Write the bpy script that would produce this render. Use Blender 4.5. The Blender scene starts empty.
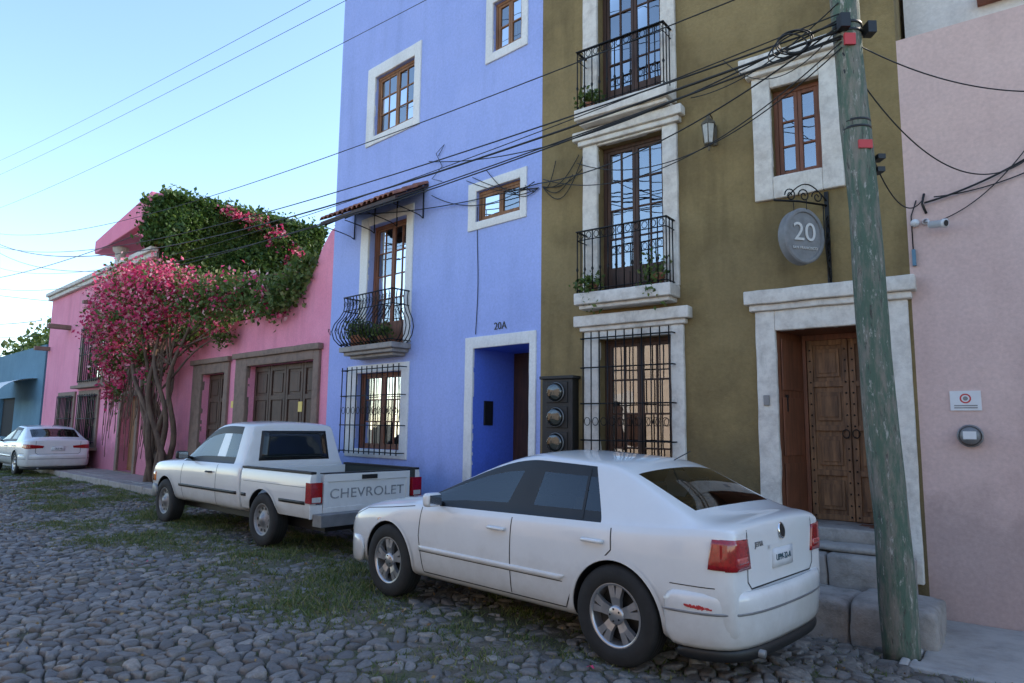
import bpy, bmesh, math, random
import numpy as np
from mathutils import Vector, Matrix, Euler, noise
from mathutils.bvhtree import BVHTree
random.seed(7); rng=np.random.default_rng(7)
scene=bpy.context.scene
COL=bpy.context.collection
# ------------------------------------------------------------------ frames
G0=Vector((3.987,6.44)); dG=Vector((-.80,.60)); NG=Vector((-.60,-.80))
J=G0+dG*4.5
_a=math.radians(46.8); dB=Vector((-math.sin(_a),math.cos(_a))); NB=Vector((-dB.y,dB.x))
def fr(O,d,N): return lambda t,n,z: Vector((O.x+d.x*t+N.x*n,O.y+d.y*t+N.y*n,z))
FG=fr(G0,dG,NG); FB=fr(J,dB,NB)
ID=lambda x,y,z: Vector((x,y,z))
def gapB(x,y): return (x-J.x)*NB.x+(y-J.y)*NB.y
def tB(x,y): return (x-J.x)*dB.x+(y-J.y)*dB.y
def gapG(x,y): return (x-G0.x)*NG.x+(y-G0.y)*NG.y
def tG(x,y): return (x-G0.x)*dG.x+(y-G0.y)*dG.y
def gap(x,y):
    return gapB(x,y) if tB(x,y)>0 else gapG(x,y)
def sstep(a,b,x):
    x=min(1,max(0,(x-a)/(b-a))); return x*x*(3-2*x)
def gz(x,y):
    g=gap(x,y)
    low=-.14*(1-sstep(.9,2.6,g))*(1-sstep(8,13,y))
    return low+.022*noise.noise(Vector((x*.6,y*.6,0)))
# ------------------------------------------------------------------ materials
def L(nt,a,b): nt.links.new(a,b)
def newmat(name):
    m=bpy.data.materials.new(name); m.use_nodes=True
    nt=m.node_tree; return m,nt,nt.nodes["Principled BSDF"]
def noi(nt,scale,detail=4,rough=.55,vec=None,mapping=None):
    n=nt.nodes.new("ShaderNodeTexNoise"); n.inputs['Scale'].default_value=scale
    n.inputs['Detail'].default_value=detail; n.inputs['Roughness'].default_value=rough
    tc=nt.nodes.new("ShaderNodeTexCoord")
    if mapping:
        mp=nt.nodes.new("ShaderNodeMapping"); mp.inputs['Scale'].default_value=mapping
        L(nt,tc.outputs['Object'],mp.inputs['Vector']); L(nt,mp.outputs[0],n.inputs['Vector'])
    else: L(nt,tc.outputs['Object'],n.inputs['Vector'])
    return n.outputs['Fac']
def ramp(nt,fac,stops):
    r=nt.nodes.new("ShaderNodeValToRGB"); e=r.color_ramp.elements
    while len(e)<len(stops): e.new(.5)
    for i,(p,c) in enumerate(stops):
        e[i].position=p; e[i].color=(c,c,c,1) if isinstance(c,(int,float)) else (*c,1)
    L(nt,fac,r.inputs[0]); return r.outputs[0]
def mix(nt,fac,a,b,mode='MIX'):
    m=nt.nodes.new("ShaderNodeMix"); m.data_type='RGBA'; m.blend_type=mode
    for s,i in ((fac,0),(a,6),(b,7)):
        if isinstance(s,(int,float)): m.inputs[i].default_value=s
        elif isinstance(s,tuple): m.inputs[i].default_value=(*s,1)
        else: L(nt,s,m.inputs[i])
    return m.outputs[2]
def bump(nt,b,h,dist=.01,strength=1,prev=None):
    n=nt.nodes.new("ShaderNodeBump"); n.inputs['Distance'].default_value=dist; n.inputs['Strength'].default_value=strength
    L(nt,h,n.inputs['Height'])
    if prev: L(nt,prev,n.inputs['Normal'])
    L(nt,n.outputs[0],b.inputs['Normal']); return n.outputs[0]
def pm(name,c,rough=.5,metal=0,var=.0,vs=8,bp=0,bs=40,coat=0,c2=None):
    m,nt,b=newmat(name)
    b.inputs['Roughness'].default_value=rough; b.inputs['Metallic'].default_value=metal
    b.inputs['Coat Weight'].default_value=coat; b.inputs['Coat Roughness'].default_value=.04
    c2=c2 or tuple(x*(1-var) for x in c)
    col=mix(nt,ramp(nt,noi(nt,vs,5),[(.3,0.),(.7,1.)]),c,c2); L(nt,col,b.inputs['Base Color'])
    if bp: bump(nt,b,noi(nt,bs,4),bp)
    return m
def stucco(name,c,dark,stain=.35,bp=.004,blot=.5,zstain=.9,zt=.45):
    m,nt,b=newmat(name); b.inputs['Roughness'].default_value=.88
    b.inputs['Specular IOR Level'].default_value=.25
    col=mix(nt,ramp(nt,noi(nt,1.3,8,.65),[(.35,0.),(.7,blot)]),c,dark)
    st=ramp(nt,noi(nt,3.0,6,.6,mapping=(1,1,.12)),[(.50,0.),(.78,stain)])
    col=mix(nt,st,col,tuple(x*.55 for x in dark))
    pt=ramp(nt,noi(nt,.7,3,.5),[(.50,0.),(.56,stain*.35)])
    col=mix(nt,pt,col,tuple(min(1,x*1.12+.015) for x in c))
    g=nt.nodes.new("ShaderNodeNewGeometry"); sp=nt.nodes.new("ShaderNodeSeparateXYZ"); L(nt,g.outputs['Position'],sp.inputs[0])
    ad=nt.nodes.new("ShaderNodeMath"); ad.operation='MULTIPLY_ADD'; L(nt,noi(nt,2.2,6),ad.inputs[0]); ad.inputs[1].default_value=-1.6; L(nt,sp.outputs['Z'],ad.inputs[2])
    dm=ramp(nt,ad.outputs[0],[(0.,zstain*.6),(zt,0.)])
    col=mix(nt,dm,col,tuple(x*.4+.02 for x in dark))
    fine=ramp(nt,noi(nt,30,4),[(.3,.92),(.7,1.06)])
    col=mix(nt,1.,col,fine,'MULTIPLY')
    L(nt,col,b.inputs['Base Color'])
    p=bump(nt,b,noi(nt,9,6,.6),bp*2.2,.8); bump(nt,b,noi(nt,90,3),bp*.5,.7,p)
    return m
def stone(name,c,dark,sc=6,bp=.008,lo=.45,hi=.75,stn=.5):
    m,nt,b=newmat(name); b.inputs['Roughness'].default_value=.8
    col=mix(nt,ramp(nt,noi(nt,sc,9,.72),[(lo,0.),(hi,1.)]),c,dark)
    st=ramp(nt,noi(nt,4,7,.7,mapping=(1,1,.3)),[(.58,0.),(.8,stn)])
    col=mix(nt,st,col,tuple(x*.45 for x in dark)); L(nt,col,b.inputs['Base Color'])
    p=bump(nt,b,noi(nt,14,8,.65),bp,.9); bump(nt,b,noi(nt,120,3),bp*.15,.8,p)
    return m
def wood(name,c,dark,bp=.003,axis=(14,14,1.2),rough=.6):
    m,nt,b=newmat(name); b.inputs['Roughness'].default_value=rough
    f=noi(nt,1.6,8,.65,mapping=axis)
    col=mix(nt,ramp(nt,f,[(.35,0.),(.65,1.)]),c,dark)
    col=mix(nt,ramp(nt,noi(nt,2.5,4),[(.4,0.),(.75,.6)]),col,tuple(x*.6 for x in dark))
    L(nt,col,b.inputs['Base Color']); bump(nt,b,f,bp); return m
def glassmat(name,tint=(.75,.8,.82),refl=.12,wav=3):
    m=bpy.data.materials.new(name); m.use_nodes=True; nt=m.node_tree; nt.nodes.clear()
    o=nt.nodes.new("ShaderNodeOutputMaterial"); ms=nt.nodes.new("ShaderNodeMixShader")
    t=nt.nodes.new("ShaderNodeBsdfTransparent"); t.inputs[0].default_value=(*tint,1)
    g=nt.nodes.new("ShaderNodeBsdfGlossy"); g.inputs['Roughness'].default_value=.015
    fr_=nt.nodes.new("ShaderNodeFresnel"); fr_.inputs[0].default_value=1.5
    ad=nt.nodes.new("ShaderNodeMath"); ad.operation='ADD'; ad.use_clamp=True; L(nt,fr_.outputs[0],ad.inputs[0]); ad.inputs[1].default_value=refl
    L(nt,ad.outputs[0],ms.inputs[0]); L(nt,t.outputs[0],ms.inputs[1]); L(nt,g.outputs[0],ms.inputs[2]); L(nt,ms.outputs[0],o.inputs[0])
    bn=nt.nodes.new("ShaderNodeBump"); bn.inputs['Distance'].default_value=.004; bn.inputs['Strength'].default_value=.5; L(nt,noi(nt,wav,2),bn.inputs['Height']); L(nt,bn.outputs[0],g.inputs['Normal'])
    return m
def carpaint(name,c,dirt,amt):
    m,nt,b=newmat(name); b.inputs['Roughness'].default_value=.32; b.inputs['Coat Weight'].default_value=.9; b.inputs['Coat Roughness'].default_value=.05
    tc=nt.nodes.new("ShaderNodeTexCoord"); sp=nt.nodes.new("ShaderNodeSeparateXYZ"); L(nt,tc.outputs['Object'],sp.inputs[0])
    ad=nt.nodes.new("ShaderNodeMath"); ad.operation='MULTIPLY_ADD'; L(nt,noi(nt,5,6,.7),ad.inputs[0]); ad.inputs[1].default_value=-.45; L(nt,sp.outputs['Z'],ad.inputs[2])
    f=ramp(nt,ad.outputs[0],[(.0,amt),(.38,.0)])
    col=mix(nt,f,c,dirt); col=mix(nt,ramp(nt,noi(nt,3,6,.7),[(.4,0.),(.8,.12)]),col,dirt); L(nt,col,b.inputs['Base Color']); return m
M={}
M['blue']=stucco('blue_stucco',(.37,.44,.77),(.32,.395,.72),.25,.003,.8,.5)
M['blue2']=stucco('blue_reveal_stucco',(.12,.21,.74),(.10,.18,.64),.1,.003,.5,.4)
M['olive']=stucco('olive_stucco',(.270,.196,.088),(.165,.118,.054),.75,.009,1.,1.,1.3)
M['pinkR']=stucco('pale_pink_stucco',(.64,.46,.41),(.56,.39,.35),.25,.003,.8,.7)
M['pink']=stucco('pink_stucco',(.83,.31,.41),(.75,.25,.34),.35,.004,.9,.9)
M['hotpink']=stucco('hot_pink_stucco',(.86,.27,.38),(.80,.22,.33),.2,.004,.8,.0)
M['white']=stucco('white_trim_plaster',(.78,.76,.73),(.66,.64,.61),.3,.002,.6,.7)
M['whitewall']=stucco('whitewashed_wall',(.72,.68,.64),(.60,.56,.52),.5,.004,.8,.0)
M['cream']=stucco('cream_stucco',(.68,.54,.40),(.60,.46,.34),.3,.004,.8,.6)
M['bluegrey']=stucco('blue_grey_stucco',(.14,.25,.33),(.10,.19,.26),.2,.004,.8,.6)
M['stone']=stone('carved_stone',(.71,.655,.58),(.42,.37,.325),6,.010,.42,.76,.75)
M['stoned']=stone('brown_stone',(.24,.16,.12),(.13,.09,.07))
M['step']=stone('step_stone',(.35,.31,.275),(.16,.14,.12),5,.018)
M['slab']=stone('sidewalk_stone',(.34,.30,.27),(.19,.17,.15),4,.012)
M['conc']=stone('sidewalk_concrete',(.42,.385,.345),(.26,.235,.21),2.5,.008)
M['wood']=wood('dark_brown_wood',(.085,.035,.018),(.04,.018,.01))
M['woodo']=wood('orange_wood',(.34,.16,.065),(.20,.085,.035))
M['wooddoor']=wood('old_carved_wood',(.30,.155,.07),(.10,.047,.022),.008)
M['woodred']=wood('red_brown_wood',(.25,.085,.04),(.13,.048,.023))
M['woodgar']=wood('garage_wood',(.12,.06,.035),(.06,.03,.018))
M['iron']=pm('wrought_iron',(.012,.012,.013),.45,.6,.3)
M['black']=pm('black_plastic',(.012,.012,.012),.5,0,.3)
M['rubber']=pm('tyre_rubber',(.022,.021,.02),.8,0,.4,12,.001,80)
M['glass']=glassmat('window_glass',(.45,.52,.58),.36)
M['curtain']=pm('curtain_fabric',(.26,.28,.30),.9,0,.8,3)
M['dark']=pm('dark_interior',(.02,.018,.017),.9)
M['paint']=carpaint('white_car_paint',(.74,.735,.71),(.36,.32,.27),.6)
M['paint2']=carpaint('white_truck_paint',(.73,.715,.67),(.34,.29,.23),.7)
M['cglass']=glassmat('car_glass',(.42,.47,.45),.06,1)
M['cab']=pm('car_upholstery',(.075,.07,.062),.9,0,.3)
M['chrome']=pm('chrome',(.8,.8,.8),.12,1,.05)
M['alloy']=pm('alloy_silver',(.50,.50,.51),.32,.8,.15,20)
M['steel']=pm('grey_steel_rim',(.34,.34,.34),.5,.5,.35,20)
M['red']=pm('tail_lamp_red',(.40,.008,.012),.10,0,.45,45,0,40,1)
M['red2']=pm('tail_lamp_pink_lens',(.60,.10,.09),.12,0,.3,45,0,40,1)
M['redtape']=pm('red_mark',(.50,.04,.04),.5)
M['amber']=pm('amber_lens',(.7,.2,.02),.15,0,.1,30,0,40,1)
M['clear']=pm('clear_lens',(.62,.60,.55),.15,.1,.2,40,0,40,1)
M['platew']=pm('plate_white',(.68,.68,.68),.4,0,.1)
M['plateg']=pm('plate_text_green',(.03,.08,.10),.5)
M['grey']=pm('grey_metal',(.25,.25,.25),.5,.4,.25)
M['letter']=pm('faded_grey_letter',(.38,.38,.37),.6,0,.6,30)
M['signm']=pm('sign_grey_slate',(.24,.235,.23),.55,.1,.3,14,.002,30)
M['signl']=pm('sign_letter_pale',(.62,.60,.56),.6)
M['liner']=pm('bed_liner_black',(.025,.035,.03),.6,0,.3)
M['tile']=pm('terracotta_tile',(.36,.14,.09),.8,0,.6,9,.003,30)
M['bark']=wood('bark',(.22,.145,.10),(.09,.055,.04),.02,(6,6,1.5),.9)
M['cable']=pm('black_cable',(.01,.01,.01),.6)
M['yellow']=pm('yellow_paper',(.8,.6,.15),.6)
M['pot']=pm('clay_pot',(.35,.14,.08),.8,0,.3)
def polemat():
    m,nt,b=newmat('green_weathered_pole'); b.inputs['Roughness'].default_value=.8
    col=mix(nt,ramp(nt,noi(nt,5,9,.7,mapping=(3,3,.6)),[(.44,0.),(.60,1.)]),(.08,.125,.085),(.21,.19,.15))
    col=mix(nt,ramp(nt,noi(nt,9,8,.75,mapping=(3,3,.8)),[(.57,0.),(.63,.85)]),col,(.42,.39,.34)); 
    col=mix(nt,ramp(nt,noi(nt,12,8,.75,mapping=(3,3,.5)),[(.57,0.),(.63,.9)]),col,(.06,.05,.042)); L(nt,col,b.inputs['Base Color'])
    bump(nt,b,noi(nt,8,8,.7,mapping=(4,4,.6)),.018); return m
M['pole']=polemat()
def leafmat(name,stops,tr=.35):
    m,nt,b=newmat(name); g=nt.nodes.new("ShaderNodeNewGeometry")
    col=ramp(nt,g.outputs['Random Per Island'],stops)
    L(nt,col,b.inputs['Base Color']); b.inputs['Roughness'].default_value=.5; b.inputs['Specular IOR Level'].default_value=.35
    tl=nt.nodes.new("ShaderNodeBsdfTranslucent"); L(nt,col,tl.inputs[0]); ms=nt.nodes.new("ShaderNodeMixShader"); ms.inputs[0].default_value=tr
    L(nt,b.outputs[0],ms.inputs[1]); L(nt,tl.outputs[0],ms.inputs[2]); L(nt,ms.outputs[0],nt.nodes['Material Output'].inputs[0]); return m
M['leaf']=leafmat('ivy_leaf',[(0.,(.03,.07,.014)),(.7,(.09,.16,.03)),(1.,(.15,.22,.05))])
M['ivyback']=pm('ivy_stems',(.02,.035,.012),.9,0,.5,12)
M['leaf2']=leafmat('bougainvillea_leaf',[(0.,(.05,.09,.02)),(.8,(.13,.18,.04)),(1.,(.20,.20,.07))])
M['bract']=leafmat('bougainvillea_bract',[(0.,(.45,.02,.10)),(.5,(.78,.08,.21)),(.8,(.82,.28,.36)),(1.,(.86,.60,.56))])
M['grass']=leafmat('grass_blade',[(0.,(.06,.10,.02)),(.6,(.13,.17,.045)),(1.,(.30,.26,.12))],.3)
def stonemat():
    m,nt,b=newmat('cobblestone'); g=nt.nodes.new("ShaderNodeNewGeometry")
    col=ramp(nt,g.outputs['Random Per Island'],[(0.,(.10,.092,.088)),(.35,(.16,.148,.140)),(.7,(.22,.205,.192)),(.9,(.29,.262,.232)),(1.,(.38,.33,.275))])
    col=mix(nt,ramp(nt,noi(nt,25,6,.7),[(.35,0.),(.7,.7)]),col,(.09,.081,.072))
    col=mix(nt,ramp(nt,noi(nt,.9,6,.6),[(.42,0.),(.68,.6)]),col,(.20,.165,.125))
    L(nt,col,b.inputs['Base Color']); b.inputs['Roughness'].default_value=.6
    p=bump(nt,b,noi(nt,18,6,.6),.022,1.); bump(nt,b,noi(nt,160,2),.0015,.7,p); return m
M['cobble']=stonemat()
def dirtmat():
    m,nt,b=newmat('street_dirt'); b.inputs['Roughness'].default_value=.95
    col=mix(nt,ramp(nt,noi(nt,3,8,.7),[(.4,0.),(.6,1.)]),(.11,.09,.068),(.20,.165,.125))
    col=mix(nt,ramp(nt,noi(nt,1.1,8,.7),[(.42,0.),(.58,.8)]),col,(.10,.11,.045))
    col=mix(nt,ramp(nt,noi(nt,45,4,.7),[(.5,0.),(.6,.6)]),col,(.055,.048,.04))
    L(nt,col,b.inputs['Base Color']); bump(nt,b,noi(nt,30,8,.7),.03); return m
M['dirt']=dirtmat()
# ------------------------------------------------------------------ mesh builder
class MB:
    def __init__(s,F=ID): s.v=[];s.f=[];s.mi=[];s.sm=[];s.F=F
    def add(s,vs,fs,mi=0,sm=False):
        o=len(s.v); s.v+=[s.F(*p) for p in vs]
        for f in fs: s.f.append([i+o for i in f]); s.mi.append(mi); s.sm.append(sm)
    def box(s,a0,a1,b0,b1,c0,c1,mi=0):
        vs=[(a,b,c) for a in(a0,a1) for b in(b0,b1) for c in(c0,c1)]
        s.add(vs,[(0,1,3,2),(4,6,7,5),(0,4,5,1),(2,3,7,6),(0,2,6,4),(1,5,7,3)],mi)
    def quad(s,p,mi=0,sm=False): s.add(p,[(0,1,2,3)],mi,sm)
    def prism(s,poly,n0,n1,mi=0):
        k=len(poly); vs=[(a,n0,c) for a,c in poly]+[(a,n1,c) for a,c in poly]
        s.add(vs,[tuple(range(k)),tuple(range(2*k-1,k-1,-1))]+[(i,(i+1)%k,k+(i+1)%k,k+i) for i in range(k)],mi)
    def tube(s,pts,r,mi=0,n=6,closed=False,sm=True,caps=True):
        pts=[Vector(p) for p in pts]; k=len(pts); rs=r if isinstance(r,(list,tuple)) else [r]*k
        vs=[];prev=None
        for i,p in enumerate(pts):
            a=pts[(i-1)%k] if (closed or i>0) else p; b=pts[(i+1)%k] if (closed or i<k-1) else p
            d=(b-a).normalized()
            if prev is None: u=d.orthogonal().normalized()
            else:
                u=(prev-d*prev.dot(d)); u=u.normalized() if u.length>1e-6 else d.orthogonal().normalized()
            prev=u; w=d.cross(u)
            for j in range(n):
                an=2*math.pi*j/n; vs.append(tuple(p+(u*math.cos(an)+w*math.sin(an))*rs[i]))
        fs=[]
        for i in range(k if closed else k-1):
            for j in range(n):
                a=i*n+j;b=i*n+(j+1)%n;c=((i+1)%k)*n+(j+1)%n;d=((i+1)%k)*n+j; fs.append((a,b,c,d))
        if not closed and caps: fs+= [tuple(range(n-1,-1,-1)),tuple((k-1)*n+j for j in range(n))]
        s.add(vs,fs,mi,sm)
    def lathe(s,prof,c,ax,n=24,mi=0,sm=True):
        c=Vector(c);ax=Vector(ax).normalized();u=ax.orthogonal().normalized();w=ax.cross(u);vs=[]
        for r,h in prof:
            for j in range(n):
                a=2*math.pi*j/n; vs.append(tuple(c+ax*h+(u*math.cos(a)+w*math.sin(a))*r))
        fs=[(i*n+j,i*n+(j+1)%n,(i+1)*n+(j+1)%n,(i+1)*n+j) for i in range(len(prof)-1) for j in range(n)]
        s.add(vs,fs,mi,sm)
    def obj(s,name,mats,parent=None,bevel=0,sub=0,bseg=2,recalc=True,worn=0):
        me=bpy.data.meshes.new(name); me.from_pydata([tuple(v) for v in s.v],[],s.f)
        for m in mats: me.materials.append(M[m] if isinstance(m,str) else m)
        me.polygons.foreach_set('material_index',s.mi); me.polygons.foreach_set('use_smooth',s.sm); me.update()
        if recalc:
            bm=bmesh.new(); bm.from_mesh(me); bmesh.ops.recalc_face_normals(bm,faces=bm.faces)
            if worn:
                bmesh.ops.bevel(bm,geom=bm.edges[:],offset=bevel,segments=3,affect='EDGES',profile=.5)
                for _ in range(7):
                    le=[e for e in bm.edges if e.calc_length()>.09]
                    if not le: break
                    bmesh.ops.subdivide_edges(bm,edges=le,cuts=1,use_grid_fill=True)
                bmesh.ops.triangulate(bm,faces=[f for f in bm.faces if len(f.verts)>4])
                for v in bm.verts:
                    p=v.co; v.co=p+noise.noise_vector(p*3.1)*worn+noise.noise_vector(p*11)*worn*.4
                for f in bm.faces: f.smooth=True
            bm.to_mesh(me); bm.free()
        o=bpy.data.objects.new(name,me); COL.objects.link(o)
        if parent: o.parent=parent
        if bevel and not worn:
            b=o.modifiers.new('b','BEVEL'); b.width=bevel; b.segments=bseg; b.limit_method='ANGLE'
        if sub: m=o.modifiers.new('s','SUBSURF'); m.levels=m.render_levels=sub
        return o
def empty(name):
    e=bpy.data.objects.new(name,None); e.empty_display_size=.2; COL.objects.link(e); return e
def text(name,body,size,mat,parent,loc,rx,rz,extrude=.004,align='CENTER',ls=1.0,sx=1):
    c=bpy.data.curves.new(name,'FONT'); c.body=body; c.size=size; c.extrude=extrude; c.align_x=align; c.align_y='CENTER'; c.space_character=ls
    c.materials.append(M[mat]); o=bpy.data.objects.new(name,c); COL.objects.link(o); o.parent=parent
    o.location=loc; o.rotation_euler=(rx,0,rz); o.scale=(sx,1,1); return o
def wall(F,t0,t1,z0,z1,ops,depth,name,mat,parent,rmats=None,extra=None):
    b=MB(F); ts=sorted(set([t0,t1]+[v for o in ops for v in o[:2]])); zs=sorted(set([z0,z1]+[v for o in ops for v in o[2:4]]))
    for i in range(len(ts)-1):
        for j in range(len(zs)-1):
            ct=(ts[i]+ts[i+1])/2; cz=(zs[j]+zs[j+1])/2
            if any(o[0]<ct<o[1] and o[2]<cz<o[3] for o in ops): continue
            b.quad([(ts[i],0,zs[j]),(ts[i+1],0,zs[j]),(ts[i+1],0,zs[j+1]),(ts[i],0,zs[j+1])])
    for o in ops:
        a,c,e,f=o[:4]; d=-o[4]; mi=o[5] if len(o)>5 else 0; sp=o[6] if len(o)>6 else 0
        b.quad([(a,0,e),(a,0,f),(a,d,f),(a,d,e)],mi); b.quad([(c,0,e),(c,0,f),(c-sp,d,f),(c-sp,d,e)],mi)
        b.quad([(a,0,f),(c,0,f),(c-sp,d,f),(a,d,f)],mi); b.quad([(a,0,e),(c,0,e),(c-sp,d,e),(a,d,e)],mi)
    D=-depth
    b.quad([(t0,0,z0),(t0,0,z1),(t0,D,z1),(t0,D,z0)]); b.quad([(t1,0,z0),(t1,0,z1),(t1,D,z1),(t1,D,z0)])
    b.quad([(t0,D,z0),(t1,D,z0),(t1,D,z1),(t0,D,z1)]); b.quad([(t0,0,z1),(t1,0,z1),(t1,D,z1),(t0,D,z1)])
    return b.obj(name,[mat]+(rmats or []),parent,recalc=False)
def frame(b,t0,t1,z0,z1,i0,i1,j0,j1,n0,n1,mi=0,bottom=True):
    b.box(t0,i0,n0,n1,z0,z1,mi); b.box(i1,t1,n0,n1,z0,z1,mi); b.box(i0,i1,n0,n1,j1,z1,mi)
    if bottom and j0>z0: b.box(i0,i1,n0,n1,z0,j0,mi)
def window(b,t0,t1,z0,z1,n,cols,rows,fw=.05,mw=.022,mi=0,gi=1,ci=2,panel=0,leaves=2,curtain=True):
    b.box(t0,t1,n-.03,n+.03,z1-fw,z1,mi); b.box(t0,t1,n-.03,n+.03,z0,z0+fw,mi)
    b.box(t0,t0+fw,n-.03,n+.03,z0+fw,z1-fw,mi); b.box(t1-fw,t1,n-.03,n+.03,z0+fw,z1-fw,mi)
    it0,it1,iz0,iz1=t0+fw,t1-fw,z0+fw,z1-fw; lw=(it1-it0)/leaves
    for k in range(leaves):
        a=it0+k*lw+.002; c=it0+(k+1)*lw-.002; s=.04
        b.box(a,a+s,n-.02,n+.018,iz0,iz1,mi); b.box(c-s,c,n-.02,n+.018,iz0,iz1,mi)
        b.box(a+s,c-s,n-.02,n+.018,iz1-s,iz1,mi); b.box(a+s,c-s,n-.02,n+.018,iz0,iz0+s+panel,mi)
        if panel>.15: b.box(a+s+.04,c-s-.04,n+.018,n+.03,iz0+.07,iz0+panel-.03,mi)
        g0=iz0+s+panel; g1=iz1-s; cc=cols//leaves if cols>=leaves else 1
        for q in range(1,cc): x=a+s+(c-a-2*s)*q/cc; b.box(x-mw/2,x+mw/2,n-.012,n+.012,g0,g1,mi)
        for q in range(1,rows): z=g0+(g1-g0)*q/rows; b.box(a+s,c-s,n-.013,n+.013,z-mw/2,z+mw/2,mi)
        for p_ in range(cc):
            for q in range(rows):
                x0=a+s+(c-a-2*s)*p_/cc; x1=a+s+(c-a-2*s)*(p_+1)/cc; y0=g0+(g1-g0)*q/rows; y1=g0+(g1-g0)*(q+1)/rows
                e=[random.uniform(-.0035,.0035) for _ in range(3)]
                b.quad([(x0,n-.003+e[0],y0),(x1,n-.003+e[1],y0),(x1,n-.003+e[1]+e[2],y1),(x0,n-.003+e[0]+e[2],y1)],gi)
    k=24; pts=[(it0+(it1-it0)*i/k, n-.10-.02*math.sin(i*2.1)) for i in range(k+1)]
    vs=[(p,q,iz0) for p,q in pts]+[(p,q,iz1) for p,q in pts]
    if curtain: b.add(vs,[(i,i+1,k+2+i,k+1+i) for i in range(k) if not(6<=i<18 and curtain==2)],ci,True)
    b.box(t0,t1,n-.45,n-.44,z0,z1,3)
# =================================================================== GREEN BUILDING
gb=empty('olive_green_house')
H=10.6
wall(FG,.14,4.5,-.4,H,[(.36,1.42,.64,2.66,.60,1,.13),(2.62,3.59,.85,2.71,.22),(2.69,3.60,3.28,5.27,.22),(2.69,3.60,5.71,7.6,.22),(.88,1.39,4.37,5.40,.2)],9,'walls','olive',gb,['woodred'])
b=MB(FG)
frame(b,.17,1.63,.2,2.88,.36,1.42,.64,2.66,-.05,.05,0,False)
b.box(.13,1.68,-.02,.09,2.88,2.95); b.box(.09,1.72,-.02,.14,2.95,3.10)
frame(b,2.46,3.80,.6,2.82,2.62,3.59,.85,2.71,-.04,.045)
b.box(2.42,3.85,-.02,.08,2.82,2.88); b.box(2.36,3.91,-.02,.13,2.88,3.02)
frame(b,2.50,3.82,3.28,5.30,2.69,3.60,3.28,5.27,-.04,.045,0,False)
b.box(2.45,3.87,-.02,.09,5.30,5.37); b.box(2.40,3.93,-.02,.13,5.37,5.49)
frame(b,2.50,3.82,5.71,7.8,2.69,3.60,5.71,7.6,-.04,.045,0,False)
frame(b,.67,1.59,4.12,5.56,.88,1.39,4.37,5.40,-.04,.045)
b.box(.64,1.64,-.02,.10,5.56,5.62); b.box(.58,1.70,-.02,.15,5.62,5.78)
for z0,z1 in((3.13,3.28),(5.56,5.71)):
    b.box(2.50,3.80,0,.30,z0,z1); b.box(2.54,3.76,0,.24,z0-.05,z0)
b.obj('stone_surrounds',['stone'],gb,.014,worn=.006)
b=MB(FG); b.box(.36,1.42,-.60,.03,.50,.642); b.obj('door_sill',['step'],gb,.02,worn=.006)
b=MB(FG)
window(b,2.62,3.59,.85,2.71,-.16,4,4,.05,curtain=2)
window(b,2.69,3.60,3.28,5.27,-.16,4,4,.05,panel=.28,curtain=2)
window(b,2.69,3.60,5.71,7.60,-.16,4,4,.05,panel=.28,curtain=False)
b.obj('windows',['wood','glass','curtain','dark'],gb,.004)
b=MB(FG); window(b,.88,1.39,4.37,5.40,-.12,2,3,.045,curtain=False); b.obj('small_window',['woodred','glass','curtain','dark'],gb,.004)
b=MB(FG); n=-.58; DW=1.30
b.box(.36,DW,n-.05,n,.64,2.66)
b.box(.36,.40,n,n+.05,.64,2.66,1); b.box(DW-.04,DW,n,n+.05,.64,2.66,1); b.box(.40,DW-.04,n,n+.05,2.60,2.66,1)
lw=(DW-.08-.36)/2
for k in range(2):
    a=.40+k*lw+.006; c=a+lw-.012
    b.box(a,a+.06,n,n+.03,.65,2.6); b.box(c-.06,c,n,n+.03,.65,2.6)
    for z in(.65,1.12,1.60,2.08,2.54): b.box(a+.06,c-.06,n,n+.03,z,z+.06 if z<2.5 else 2.6)
    for z in(.71,1.18,1.66,2.14):
        b.box(a+.09,c-.09,n,n+.022,z+.05,z+.36); b.box(a+.12,c-.12,n+.022,n+.034,z+.09,z+.32)
    for z in np.arange(.69,2.6,.12):
        for x in(a+.03,c-.03): b.lathe([(.011,0),(.008,.008),(0,.012)],(x,n+.03,z),(0,1,0),8,2)
mid=.40+lw
for sx_ in(-.05,.05): b.tube([(mid+sx_+.035*math.cos(t),n+.06,1.57+.045*math.sin(t)) for t in np.linspace(0,6.28,14)[:-1]],.007,2,6,True)
for z0,z1 in((.72,1.25),(1.33,1.95),(2.03,2.58)):
    b.add([(1.41-.11*s_/.56-q*.012,-s_,z) for q in(0,1) for s_ in(.06,.50) for z in(z0,z1)],[(0,1,3,2),(4,6,7,5),(0,4,5,1),(2,3,7,6),(0,2,6,4),(1,5,7,3)],1)
b.box(1.365,1.385,-.2,-.13,1.80,1.98,2)
b.obj('carved_double_door',['wooddoor','woodred','iron'],gb,.004)
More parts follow.
